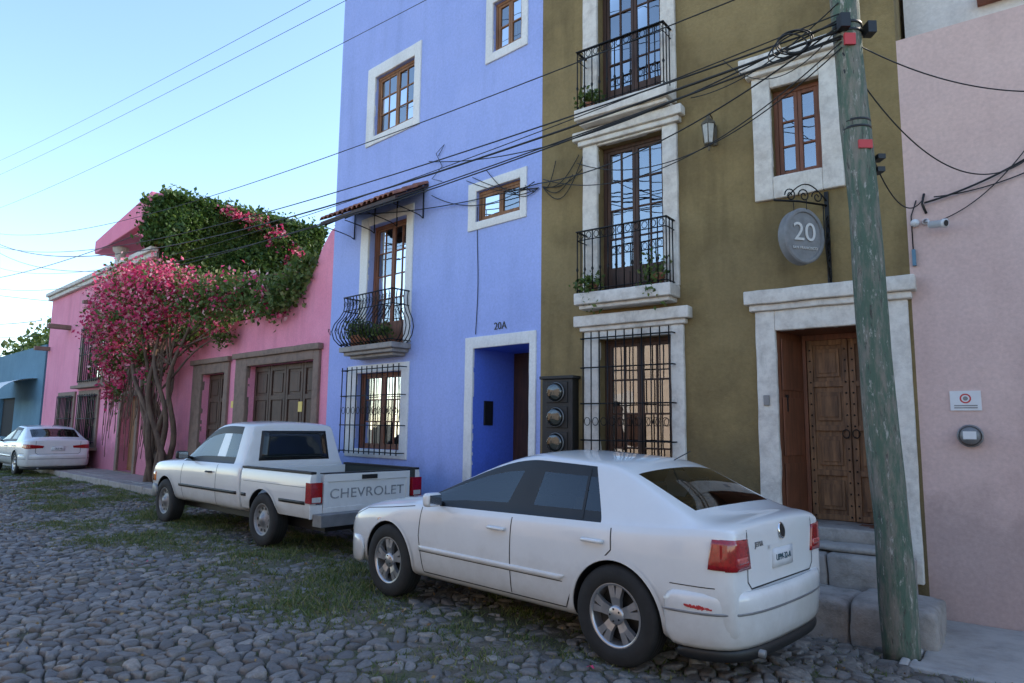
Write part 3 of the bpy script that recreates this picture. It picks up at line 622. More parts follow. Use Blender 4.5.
def cobbles():
    S=.112; R=random.Random(5); pts={}
    ox,oy=J.x,J.y
    nt_,ng=int(34/S),int(9/S)
    for i in range(-int(9/S),nt_):
        for j in range(0,ng):
            t=(i+.5*(j%2)+R.uniform(-.46,.46))*S*1.08; g=(j+R.uniform(-.46,.46))*S*.86
            x,y=(ox+dB.x*t+NB.x*g, oy+dB.y*t+NB.y*g)
            if y<1.6 or abs(x)/y>.95: continue
            if R.random()<.15: continue
            pts[(i,j)]=(x,y)
    V=[];Fc=[]
    for (i,j),(px,py) in pts.items():
        if py<2.2 or abs(px)/py>.90: continue
        g=gap(px,py)
        if g<.05: continue
        tt=tG(px,py); gg=gapG(px,py)
        if tt<.15 and gg<1.72: continue
        if tt<1.5 and gg<1.15: continue
        tb=tB(px,py); gbb=gapB(px,py)
        if tb>9.2 and gbb<1.22: continue
        if tb>0 and gbb<.5: continue
        if R.random()<.015+.15*strip(px,py): continue
        q_=1.2*S
        poly=[(px-q_,py-q_),(px+q_,py-q_),(px+q_,py+q_),(px-q_,py+q_)]
        for di in(-2,-1,0,1,2):
            for dj in(-2,-1,0,1,2):
                if di==0 and dj==0: continue
                q=pts.get((i+di,j+dj))
                if not q: continue
                mx,my=(px+q[0])/2,(py+q[1])/2; nx,ny=q[0]-px,q[1]-py
                if nx*nx+ny*ny>(2.8*S)**2: continue
                out=[];k=len(poly)
                dd=[(p[0]-mx)*nx+(p[1]-my)*ny for p in poly]
                if max(dd)<=0: continue
                for a in range(k):
                    c=(a+1)%k
                    if dd[a]<=0: out.append(poly[a])
                    if (dd[a]<0)!=(dd[c]<0) and dd[a]!=dd[c]:
                        s=dd[a]/(dd[a]-dd[c]); out.append((poly[a][0]+s*(poly[c][0]-poly[a][0]),poly[a][1]+s*(poly[c][1]-poly[a][1])))
                poly=out
                if len(poly)<3: break
            if len(poly)<3: break
        if len(poly)<3: continue
        for it in range(2):
            o=[];k=len(poly)
            for a in range(k):
                p,q=poly[a],poly[(a+1)%k]; o.append((p[0]*.80+q[0]*.20,p[1]*.80+q[1]*.20)); o.append((p[0]*.20+q[0]*.80,p[1]*.20+q[1]*.80))
            if it==0 and py<11: poly=o
            else: break
        cx_=sum(p[0] for p in o)/len(o); cy_=sum(p[1] for p in o)/len(o)
        z0=gz(cx_,cy_); h=R.uniform(.008,.036); tx,ty=R.uniform(-.22,.22),R.uniform(-.22,.22); k=len(o); base=len(V); sh=R.uniform(.80,.96)
        fl=R.uniform(.45,.68); ph_=R.uniform(0,6.28)
        for s,zz in((sh,-.05),(sh*.98,h*.2),(sh*.91,h*.70),(sh*(fl+.91)/2,h*.93),(sh*fl,h)):
            for p in o:
                dx,dy=(p[0]-cx_)*s,(p[1]-cy_)*s
                an=math.atan2(dy,dx); wv=1+.07*math.sin(3*an+ph_)
                V.append((cx_+dx*wv,cy_+dy*wv,z0-.012+zz+((dx*tx+dy*ty)+.005*noise.noise(Vector((cx_*9+dx*30,cy_*9+dy*30,4))) if zz>0 else 0)))
        for r_ in range(4):
            for a in range(k):
                c=(a+1)%k; Fc.append((base+r_*k+a,base+r_*k+c,base+(r_+1)*k+c,base+(r_+1)*k+a))
        Fc.append(tuple(base+4*k+a for a in range(k)))
    me=bpy.data.meshes.new('cobblestone_road'); me.from_pydata(V,[],Fc); me.materials.append(M['cobble']); me.polygons.foreach_set('use_smooth',[True]*len(Fc)); me.update()
    o=bpy.data.objects.new('cobblestone_road',me); COL.objects.link(o)
cobbles()
def blocked(x,y,t,g):
    return (tG(x,y)<.15 and gapG(x,y)<1.7) or (tG(x,y)<1.5 and gapG(x,y)<1.15) or (t>9.2 and g<1.22) or (gapG(x,y)<.8 and t<0)
def grass():
    R=np.random.default_rng(11); P=[];hh=[]
    T=R.uniform(-6,24,460000); Gp=R.uniform(.3,6.8,460000)
    for t,g in zip(T,Gp):
        x=J.x+dB.x*t+NB.x*g; y=J.y+dB.y*t+NB.y*g
        if y<2.5 or abs(x)/y>.85: continue
        if blocked(x,y,t,g): continue
        d=noise.noise(Vector((x*.9,y*.9,3)))+.8*noise.noise(Vector((x*3.5,y*3.5,1)))
        pr=strip(x,y)*max(.05,min(1,.48+1.5*d))+.02
        if R.random()>pr: continue
        P.append((x,y,gz(x,y)+gfill(x,y)-.004)); hh.append(pr)
    P=np.array(P); n=len(P); hh=np.array(hh); an=R.random(n)*6.28; h=.018+.050*R.random(n)**2*(.3+hh); w=.004+.005*R.random(n)
    dx=np.cos(an)*w; dy=np.sin(an)*w; lx=R.normal(size=n)*h*.7; ly=R.normal(size=n)*h*.7
    Vv=np.zeros((n,3,3)); Vv[:,0]=P+np.stack([dx,dy,0*dx],1); Vv[:,1]=P-np.stack([dx,dy,0*dx],1); Vv[:,2]=P+np.stack([lx,ly,h],1)
    me=bpy.data.meshes.new('grass'); me.vertices.add(3*n); me.vertices.foreach_set('co',Vv.ravel()); me.loops.add(3*n); me.loops.foreach_set('vertex_index',np.arange(3*n))
    me.polygons.add(n); me.polygons.foreach_set('loop_start',np.arange(n)*3); me.polygons.foreach_set('loop_total',np.full(n,3)); me.materials.append(M['grass']); me.update(calc_edges=True)
    o=bpy.data.objects.new('grass',me); COL.objects.link(o)
grass()
def litter():
    R=np.random.default_rng(12); P=[]
    for _ in range(5000):
        t=R.uniform(-6,18); g=R.uniform(.5,6)
        x=J.x+dB.x*t+NB.x*g; y=J.y+dB.y*t+NB.y*g
        if y<2.5 or blocked(x,y,t,g) or R.random()>.25+.5*(8<t<17): continue
        P.append((x,y,gz(x,y)+.020+.016*R.random()))
    M['dry']=leafmat('dry_leaf',[(0.,(.16,.09,.04)),(.6,(.30,.20,.09)),(1.,(.42,.32,.18))],.1)
    leafmesh('fallen_leaves',None,np.array(P),.03,['dry','bract'],R,np.full(len(P),.05))
litter()
# =================================================================== VEGETATION
iv=empty('climbing_ivy')
R=np.random.default_rng(21); n=36000
nn_=-R.random(n)*5.2; zz=2.8+R.random(n)*5.3
bulge=np.maximum(.10,.34+.24*np.sin(nn_*1.7+zz*1.1)+.18*np.sin(zz*3.1+nn_*2.3))
P=np.stack([14.42-bulge*R.random(n)**.4, nn_, zz],1)
P2=np.stack([14.4+R.normal(size=5000)*.25, -R.random(5000)*5.2, 7.98+np.abs(R.normal(size=5000))*.14],1)
P3=np.stack([14.6+R.random(2500)*.8-.5, .0+np.abs(R.normal(size=2500))*.18, 6.6+R.random(2500)*1.4],1)
leafmesh('ivy_leaves',iv,np.concatenate([P,P2,P3]),.14,['leaf','bract'],R,np.zeros(n+7500),FB)
leaves('ivy_blossom',iv,[(13.9,-2.6,7.8,.2,.45,.25,.5),(13.8,-3.3,7.4,.2,.4,.35,.55),(13.8,-3.9,6.9,.2,.4,.4,.5),(13.9,-1.8,7.9,.2,.4,.15,.4)],1500,.11,['leaf','bract'],F=FB,seed=9)
b=MB(FB); b.box(14.40,14.44,-5.1,-.05,2.5,7.95); b.obj('ivy_backing',['ivyback'],iv)
bt=empty('bougainvillea_tree')
cs=[(15.3,.8,4.3,1.0,.7,.7,.80),(14.3,.8,5.0,1.1,.8,.65,.80),(12.9,.9,5.1,1.2,.8,.65,.85),(11.6,.8,4.9,1.1,.7,.65,.75),(13.4,1.0,4.3,1.2,.6,.6,.7),(11.9,.8,4.1,1.1,.6,.55,.6),(15.7,.7,3.4,.5,.4,.6,.8),(14.4,.8,3.5,.8,.5,.5,.65),(12.9,.8,3.4,.7,.4,.4,.55),(10.6,.6,4.6,.9,.6,.65,.4),(9.7,.5,4.4,.9,.5,.65,.12),(8.7,.4,4.4,.9,.45,.55,.05),(7.8,.35,4.3,.8,.4,.52,.03),(7.0,.3,4.1,.6,.35,.45,.02),(15.3,.6,2.5,.3,.3,.6,.75),(14.4,.7,2.7,.25,.25,.5,.55),(9.2,.3,3.6,.5,.2,.3,.15),(10.8,.4,3.7,.5,.3,.4,.35),(12.4,.6,2.8,.25,.25,.35,.45),(6.4,.2,4.35,.5,.3,.45,0),(6.0,.1,4.7,.3,.2,.3,0),(12.3,.9,4.6,1.2,.7,.5,.75),(14.4,.9,4.3,.9,.6,.5,.8)]
leaves('crown',bt,cs,40000,.105,['leaf2','bract'],F=FB,shell=.2,seed=31)
b=MB(FB); RR=random.Random(3)
for q in range(10):
    bt_=11.7+RR.uniform(-.35,.35); bn=.45+RR.uniform(-.1,.2); et=bt_+RR.uniform(-1.6,2.8); ez=4.0+RR.uniform(-.6,.6); pts=[];rs=[]
    for i in range(18):
        s_=i/17; pts.append((bt_+(et-bt_)*s_**1.3+.14*math.sin(s_*10+q*2), bn+.3*s_+.10*math.cos(s_*9+q), .05+(ez)*s_)); rs.append(.085*(1-s_*.7))
    b.tube(pts,rs,0,7)
for q in range(26):
    c=cs[RR.randrange(len(cs))]; s0=(11.7+RR.uniform(-.5,1.5),.6,2.4+RR.random()); pts=[]
    for i in range(8):
        s_=i/7; pts.append((s0[0]+(c[0]-s0[0])*s_+.1*math.sin(s_*7+q),s0[1]+(c[1]-s0[1])*s_,s0[2]+(c[2]-s0[2])*s_+.15*math.sin(s_*3.14)))
    b.tube(pts,[.03*(1-.6*i/7) for i in range(8)],0,5)
for q in range(80):
    t=RR.uniform(11.6,15.8); z=RR.uniform(3.0,3.8); l=RR.uniform(.8,2.6)
    b.tube([(t+.08*math.sin(i+q),.6+.05*i/6,z-l*i/6) for i in range(7)],.01,0,4)
b.obj('trunks_and_branches',['bark'],bt)
tr=empty('background_tree')
leaves('crown',tr,[(40,-6,5.8,3,3,1.7,0),(45,-5,5.4,3,3,1.7,0),(50,-7,6.4,4,3,2.0,0),(36,-8,5.8,2.4,2,1.5,0),(33,-9,5.5,1.8,2,1.4,0)],15000,.4,['leaf2'],F=FB,shell=.3,seed=41)
b=MB(FB)
for t,n in((40,-6),(46,-5.5)): b.tube([(t,n,0),(t+.2,n,2.5),(t,n,5)],[.3,.22,.08],0,8)
b.obj('trunk',['bark'],tr)
# =================================================================== POLE + CABLES
up=empty('utility_pole')
b=MB(ID); pb=Vector((3.0,5.45,-.15)); ptop=Vector((2.72,5.47,8.6))
def pp(z): s=(z+.15)/8.75; return pb+(ptop-pb)*s
pts=[];rs=[]
for i in range(60):
    z=-.15+8.75*i/59; p=pp(z); pts.append((p.x+.008*math.sin(z*2.3),p.y+.004*math.sin(z*5),z)); rs.append(.130-.036*i/59+.003*math.sin(z*5)+.0035*random.random())
b.tube(pts,rs,0,20); b.obj('pole_shaft',['pole'],up)
b=MB(ID)
for z in(4.10,4.16,4.95,5.02): 
    p=pp(z); b.lathe([(.109,-.012),(.117,-.010),(.117,.010),(.109,.012)],tuple(p),(0,0,1),20,0)
p=pp(3.95); b.box(p.x-.05,p.x+.06,p.y-.124,p.y-.105,3.9,3.97,1)
p=pp(5.0); b.box(p.x-.14,p.x-.06,p.y-.18,p.y-.1,4.93,5.05,0); b.box(p.x+.1,p.x+.17,p.y-.15,p.y-.05,4.9,5.0,0)
b.box(p.x-.09,p.x+.0,p.y-.13,p.y-.105,4.80,4.90,1)
p=pp(3.75); b.box(p.x+.11,p.x+.17,p.y-.08,p.y+.02,3.72,3.76,0); b.box(p.x+.12,p.x+.18,p.y-.08,p.y+.02,3.83,3.87,0)
b.obj('bands_and_clamps',['black','redtape'],up)
ca=empty('overhead_cables'); b=MB(ID)
def cable(A,B,sag,r=.009,k=40):
    A=Vector(A);B=Vector(B); b.tube([tuple(A+(B-A)*(i/k)-Vector((0,0,4*sag*(i/k)*(1-i/k)))) for i in range(k+1)],r,0,5)
P0=lambda z: (pp(z).x-.1,pp(z).y-.08,z)
cable(P0(4.95),(-27,34,10.9),1.45,.013); cable(P0(5.02),(-27.2,34.2,10.7),1.15,.009); cable(P0(4.9),(-27,34,10.6),1.75,.009)
cable(P0(5.6),(-27,34,11.2),1.0,.007); cable(P0(4.88),(-27,34,8.4),1.0,.008); cable(P0(5.1),(-27,34,9.6),1.3,.006)
cable(P0(7.6),(-27,34,14),.15,.005); cable(P0(7.9),(-27,34,14.8),.2,.005); cable(P0(7.2),(-27,34,12.2),.3,.005)
cable((-6,30,7.0),(-27,34,8.0),.5,.012); cable(P0(5.0),FB(0.02,.05,4.95),.25,.008); cable(P0(5.05),FB(2.4,.05,5.9),.35,.008); cable(P0(4.85),FB(-.05,.03,5.0),.5,.006)
cable(P0(5.2),FG(2.3,.05,5.55),.15,.006); cable(P0(5.0),FG(1.9,.05,5.9),.35,.005); cable(P0(4.8),FG(3.9,.04,5.1),.45,.006)
cable(FB(0.02,.05,4.95),FB(5.2,.1,5.6),.15,.008); cable(FB(.1,.04,5.0),FB(2.3,.06,5.3),.25,.007)
cable(FB(25.4,.3,5.5),FB(45,1.5,7.5),.3,.015); cable(FB(25.4,.3,4.9),FB(45,1.5,7.0),.3,.015); cable(FB(14.6,.3,7.0),FB(45,1.5,9.5),.5,.012)
cable(P0(4.6),FG(-.02,.05,3.85),.5,.006); cable(P0(4.9),FG(-1.6,.1,4.6),.3,.006); cable(P0(4.75),FG(-.9,.05,4.1),.55,.006); cable(FG(-.02,.05,3.8),FG(-1.5,.03,4.5),.12,.01); cable(FG(-.1,.03,3.85),FG(-1.6,.03,4.35),.15,.006)
cable(FG(-.1,.03,3.6),FG(-.9,.03,4.25),.12,.005)
b.tube([tuple(FB(1.25+.02*math.sin(z*3),.012,z)) for z in np.linspace(4.9,2.95,14)],.006,0,5)
b.tube([tuple(FB(*p)) for p in[(2.2,.02,5.95),(2.05,.03,6.1),(2.25,.03,6.0),(2.1,.02,5.75),(2.35,.02,5.6),(2.1,.02,5.5)]],.006,0,5)
RC=random.Random(4)
for q in range(5):
    a0,a1,h0,h1,sg=RC.uniform(3.6,4.3),RC.uniform(.1,1.6),RC.uniform(4.9,5.3),RC.uniform(4.9,5.5),RC.uniform(.1,.4); k=14
    b.tube([tuple(FG(a0+(4.47-a0)*s_,.03,h0+(4.9-h0)*s_-sg*math.sin(math.pi*s_))) for s_ in np.linspace(0,1,k)],.006,0,5)
    b.tube([tuple(FB(.03+a1*s_,.03,4.9+(h1-4.9)*s_-sg*.6*math.sin(math.pi*s_))) for s_ in np.linspace(0,1,k)],.006,0,5)
c0=Vector((2.42,5.55,4.95))
for q in range(5):
    ex=RC.uniform(-.03,.03)
    b.tube([(c0.x+ex+(.13+.016*q)*math.cos(a),c0.y+.015*q,c0.z+ex+(.09+.014*q)*math.sin(a+.2*q)) for a in np.linspace(0,6.28,25)[:-1]],.007,0,5,True)
b.obj('cables',['cable'],ca)
# =================================================================== VEHICLES
def st(x,w,zb,zbelt,crown=.05,top=None,fx=0):
    h=zbelt-zb
    r=[(x,0,zb),(x,.86*w,zb),(x,.962*w,zb+.10*h+.02),(x,1.0*w,zb+.42*h),(x,1.0*w,zb+.72*h),(x,.985*w,zbelt-.055),(x,.95*w,zbelt)]
    if top is None:
        r+=[(x,.92*w,zbelt+.012),(x,.87*w,zbelt+crown*.45),(x,.82*w,zbelt+crown*.6),(x,.74*w,zbelt+crown*.75),(x+fx*.6,.42*w,zbelt+crown*.95),(x+fx,0,zbelt+crown)]
    else:
        B=Vector((x,.925*w,zbelt+.016)); T=Vector(top)
        for s in(0,.86,.915,1.): p=B.lerp(T,s); p.y+=.03*math.sin(math.pi*s); r.append(tuple(p))
        r+=[(top[0]+fx*.6,top[1]*.55,top[2]+.03),(top[0]+fx,0,top[2]+.04)]
    return r
def body(name,S,matfn,paint,parent,arches,ar,az,sub=2,ycut=.56,crease=None):
    n=len(S[0]); vs=[];N=2*n-2
    for s in S:
        vs+= [s[i] for i in range(n)]+[(s[i][0],-s[i][1],s[i][2]) for i in range(n-2,0,-1)]
    fs=[];mi=[]
    for k in range(len(S)-1):
        for j in range(N):
            fs.append((k*N+j,k*N+(j+1)%N,(k+1)*N+(j+1)%N,(k+1)*N+j)); jj=j if j<n-1 else N-1-j; mi.append(matfn(k,jj))
    fs+=[tuple(range(N)),tuple((len(S)-1)*N+j for j in range(N))]; mi+=[0,0]
    me=bpy.data.meshes.new(name); me.from_pydata(vs,[],fs); mats=[M[paint],M['cglass'],M['black']]
    for m in mats: me.materials.append(m)
    me.polygons.foreach_set('material_index',mi); me.polygons.foreach_set('use_smooth',[True]*len(fs))
    bm=bmesh.new(); bm.from_mesh(me); bmesh.ops.recalc_face_normals(bm,faces=bm.faces)
    cl=bm.edges.layers.float.get('crease_edge') or bm.edges.layers.float.new('crease_edge')
    for e in bm.edges:
        a,b_=e.verts[0].index,e.verts[1].index; ja,jb=a%N,b_%N; ka,kb=a//N,b_//N
        if ja==jb and ja in(6,N-6): e[cl]=.55
        if ja==jb and ja in(2,N-2): e[cl]=.3
        if ja==jb and ja in(10,N-10) and min(ka,kb)>=(crease or 6) : e[cl]=.25
        if ka==kb==len(S)-1: e[cl]=.45
    bm.to_mesh(me); bm.free()
    return cutarches(name,me,mats,parent,arches,ar,az,sub,ycut)
def cutarches(name,me,mats,parent,arches,ar,az,sub,ycut):
    o=bpy.data.objects.new(name+'_tmp',me); COL.objects.link(o)
    if sub: m=o.modifiers.new('s','SUBSURF'); m.levels=m.render_levels=sub
    cut=[]
    for x in arches:
        for sg in(1,-1):
            b=MB(ID); k=40; vs=[];
            for y in(ycut*sg,1.3*sg): vs+=[(x+ar*math.cos(2*math.pi*i/k),y,az+ar*math.sin(2*math.pi*i/k)) for i in range(k)]
            b.add(vs,[tuple(range(k)),tuple(range(k,2*k))]+[(i,(i+1)%k,k+(i+1)%k,k+i) for i in range(k)],2)
            c=b.obj('cut',mats); cut.append(c); m=o.modifiers.new('c','BOOLEAN'); m.operation='DIFFERENCE'; m.object=c; m.solver='EXACT'
    bpy.context.view_layer.update(); dg=bpy.context.evaluated_depsgraph_get()
    me2=bpy.data.meshes.new_from_object(o.evaluated_get(dg)); me2.name=name
    for c in cut+[o]: bpy.data.objects.remove(c)
    o2=bpy.data.objects.new(name,me2); COL.objects.link(o2); o2.parent=parent
    bm=bmesh.new(); bm.from_mesh(me2)
    for e in bm.edges: e.smooth=not(len(e.link_faces)==2 and e.calc_face_angle(0)>math.radians(38))
    for f in bm.faces: f.smooth=True
    bm.to_mesh(me2); bvh=BVHTree.FromBMesh(bm); bm.free()
    return o2,bvh
class Proj:
    def __init__(s,bvh): s.b=bvh; s.mb=MB(ID)
    def hit(s,v,a,b):
        if v=='L': o,d=Vector((a,3,b)),Vector((0,-1,0))
        elif v=='R': o,d=Vector((a,-3,b)),Vector((0,1,0))
        elif v=='B': o,d=Vector((-6,a,b)),Vector((1,0,0))
        elif v=='F': o,d=Vector((8,a,b)),Vector((-1,0,0))
        elif v=='T': o,d=Vector((a,b,4)),Vector((0,0,-1))
        h=s.b.ray_cast(o,d); return (h[0],-d,h[1]) if h[0] else (None,None,None)
    def patch(s,v,c,off,mi,nu=8,nv=6):
        g=[]
        for j in range(nv+1):
            for i in range(nu+1):
                u,w=i/nu,j/nv; a=(1-w)*((1-u)*c[0][0]+u*c[1][0])+w*((1-u)*c[3][0]+u*c[2][0]); b_=(1-w)*((1-u)*c[0][1]+u*c[1][1])+w*((1-u)*c[3][1]+u*c[2][1])
                p,d,nr=s.hit(v,a,b_)
                g.append((p,d))
        ok=lambda q:g[q][0] is not None
        W=nu+1
        vs=[tuple((p+d*off) if p is not None else Vector((0,0,0))) for p,d in g]+[tuple(p-d*.004) if p is not None else (0,0,0) for p,d in g]; K=len(g); fs=[]
        for j in range(nv):
            for i in range(nu):
                q=(j*W+i,j*W+i+1,(j+1)*W+i+1,(j+1)*W+i)
                if all(ok(k) for k in q): fs.append(q)
        edge=[i for i in range(W)]+[j*W+nu for j in range(1,nv+1)]+[nv*W+i for i in range(nu-1,-1,-1)]+[j*W for j in range(nv-1,0,-1)]
        for k in range(len(edge)):
            a,b_=edge[k],edge[(k+1)%len(edge)]
            if ok(a) and ok(b_): fs.append((a,b_,K+b_,K+a))
        s.mb.add(vs,fs,mi,True)
    def line(s,v,pts,w=.008,off=.0015,mi=0,step=.03):
        P=[]
        for (a,b) in zip(pts[:-1],pts[1:]):
            l=math.dist(a,b);k=max(1,int(l/step)); P+=[(a[0]+(b[0]-a[0])*i/k,a[1]+(b[1]-a[1])*i/k) for i in range(k)]
        P.append(pts[-1]); vs=[];good=[]
        for i,p in enumerate(P):
            a=P[max(0,i-1)];b=P[min(len(P)-1,i+1)]; dx,dy=b[0]-a[0],b[1]-a[1]; l=math.hypot(dx,dy) or 1; nx,ny=-dy/l*w/2,dx/l*w/2
            for sg in(-1,1):
                q,d,nr=s.hit(v,p[0]+nx*sg,p[1]+ny*sg); good.append(q is not None); vs.append(tuple(q+d*off) if q is not None else (0,0,0))
        s.mb.add(vs,[(2*i,2*i+1,2*i+3,2*i+2) for i in range(len(P)-1) if all(good[2*i:2*i+4])],mi,True)
def wheel(parent,x,y,R,rim,w,sg,style,nm):
    b=MB(ID); ax=(0,sg,0); c=(x,y,R)
    tp=[(rim,-w/2),(R*.93,-w/2),(R*.985,-w*.42),(R,-w*.3),(R,w*.3),(R*.985,w*.42),(R*.93,w/2),(rim+.012,w/2+.004),(rim,w/2-.006)]
    b.lathe(tp,c,ax,48,0)
    for g in(-.18,0,.18): b.lathe([(R+.0008,w*g-.004),(R+.0008,w*g+.004)],c,ax,48,2)
    b.lathe([(rim,w/2-.006),(rim-.012,w/2-.004),(rim-.02,w/2-.03),(rim-.03,-w/2)],c,ax,48,1)
    b.lathe([(rim-.03,-.0),(0,-.0)],c,ax,32,2)
    c=Vector(c); A=Vector(ax)
    if style=='alloy':
        for k in range(5):
            for dl in(-.13,.13):
                a=2*math.pi*k/5+.3; a0=a+dl*1.5
                def pt(r_,an,h): return c+Vector((math.cos(an)*r_,0,math.sin(an)*r_))+A*h
                q=[]
                for r_,an,hw,h in((.045,a0,.020,w/2-.03),(rim*.55,a+dl*1.25,.019,w/2-.018),(rim-.015,a+dl*1.45,.025,w/2-.02)):
                    tg=Vector((-math.sin(an),0,math.cos(an)))
                    q+=[tuple(pt(r_,an,h)+tg*hw),tuple(pt(r_,an,h)-tg*hw),tuple(pt(r_,an,h-.03)-tg*(hw+.004)),tuple(pt(r_,an,h-.03)+tg*(hw+.004))]
                fs=[]
                for i in range(2):
                    for j in range(4): fs.append((i*4+j,i*4+(j+1)%4,(i+1)*4+(j+1)%4,(i+1)*4+j))
                b.add(q,fs,1,False)
        b.lathe([(.062,w/2-.04),(.062,w/2-.022),(.05,w/2-.012),(0,w/2-.010)],c,ax,24,1)
        for k in range(5):
            a=2*math.pi*k/5; b.lathe([(.007,0),(.007,.004),(0,.005)],c+Vector((math.cos(a)*.04,0,math.sin(a)*.04))+A*(w/2-.012),ax,8,2)
    else:
        b.lathe([(rim-.02,w/2-.03),(rim-.035,w/2-.045),(rim*.72,w/2-.035),(rim*.6,w/2-.05),(rim*.45,w/2-.02),(.055,w/2-.02),(.05,w/2+.005),(0,w/2+.01)],c,ax,32,1)
        for k in range(10):
            a=2*math.pi*k/10; b.lathe([(.0,.002),(.02,.002)],c+Vector((math.cos(a)*rim*.71,0,math.sin(a)*rim*.71))+A*(w/2-.034),ax,10,2)
    b.obj(nm,['rubber','alloy' if style=='alloy' else 'steel','black'],parent)
def sweep(path,prof,name,mats,parent,mi=0,sub=1):
    full=[(x,y) for x,y in path]+[(x,-y) for x,y in reversed(path[:-1] if path[-1][1]==0 else path)]
    b=MB(ID);k=len(prof);vs=[]
    for i,p in enumerate(full):
        a=full[max(0,i-1)];c=full[min(len(full)-1,i+1)]; d=Vector((c[0]-a[0],c[1]-a[1])).normalized(); nrm=Vector((d.y,-d.x))
        if nrm.dot(Vector((p[0]-1.2,p[1])))<0: nrm=-nrm
        vs+=[(p[0]+nrm.x*o,p[1]+nrm.y*o,z) for o,z in prof]
    fs=[(i*k+j,i*k+(j+1)%k,(i+1)*k+(j+1)%k,(i+1)*k+j) for i in range(len(full)-1) for j in range(k)]+[tuple(range(k)),tuple((len(full)-1)*k+j for j in range(k))]
    b.add(vs,fs,mi,True); return b.obj(name,mats,parent,0,sub)
def seat(b,x,y,w,h,z0=.42):
    b.box(x-.25,x+.25,y-w,y+w,z0-.12,z0+.05); b.add([(x-.22,yy,z0) for yy in(y-w,y+w)]+[(x-.36,yy,h) for yy in(y-w,y+w)]+[(x-.32,yy,z0) for yy in(y-w,y+w)]+[(x-.46,yy,h) for yy in(y-w,y+w)],[(0,1,3,2),(4,5,7,6),(2,3,7,6),(0,2,6,4),(1,3,7,5)],0)
    b.box(x-.46,x-.38,y-w*.5,y+w*.5,h+.03,h+.17); 
def mirrors(e,x,y,z,mat):
    b=MB(ID)
    for sg in(1,-1):
        y0,y1=sorted((sg*(y-.02),sg*(y+.15)))
        b.add([(x+dx*(1 if yy*sg<y+.05 else .8),yy,z+dz) for dx in(-.045,.055) for yy in(y0,y1) for dz in(-.055,.06)],[(0,1,3,2),(4,6,7,5),(0,4,5,1),(2,3,7,6),(0,2,6,4),(1,5,7,3)],0)
    o=b.obj('mirrors',[mat],e,.032,bseg=4)
    for p in o.data.polygons: p.use_smooth=True
    b=MB(ID)
    for sg in(1,-1):
        y0,y1=sorted((sg*(y+.0),sg*(y+.13))); b.box(x-.049,x-.0455,y0,y1,z-.04,z+.045)
        b.tube([(x+.02,sg*(y-.10),z-.05),(x+.01,sg*(y),z-.02)],.022,1,8)
    b.obj('mirror_glass_and_arms',['chrome','black'],e)
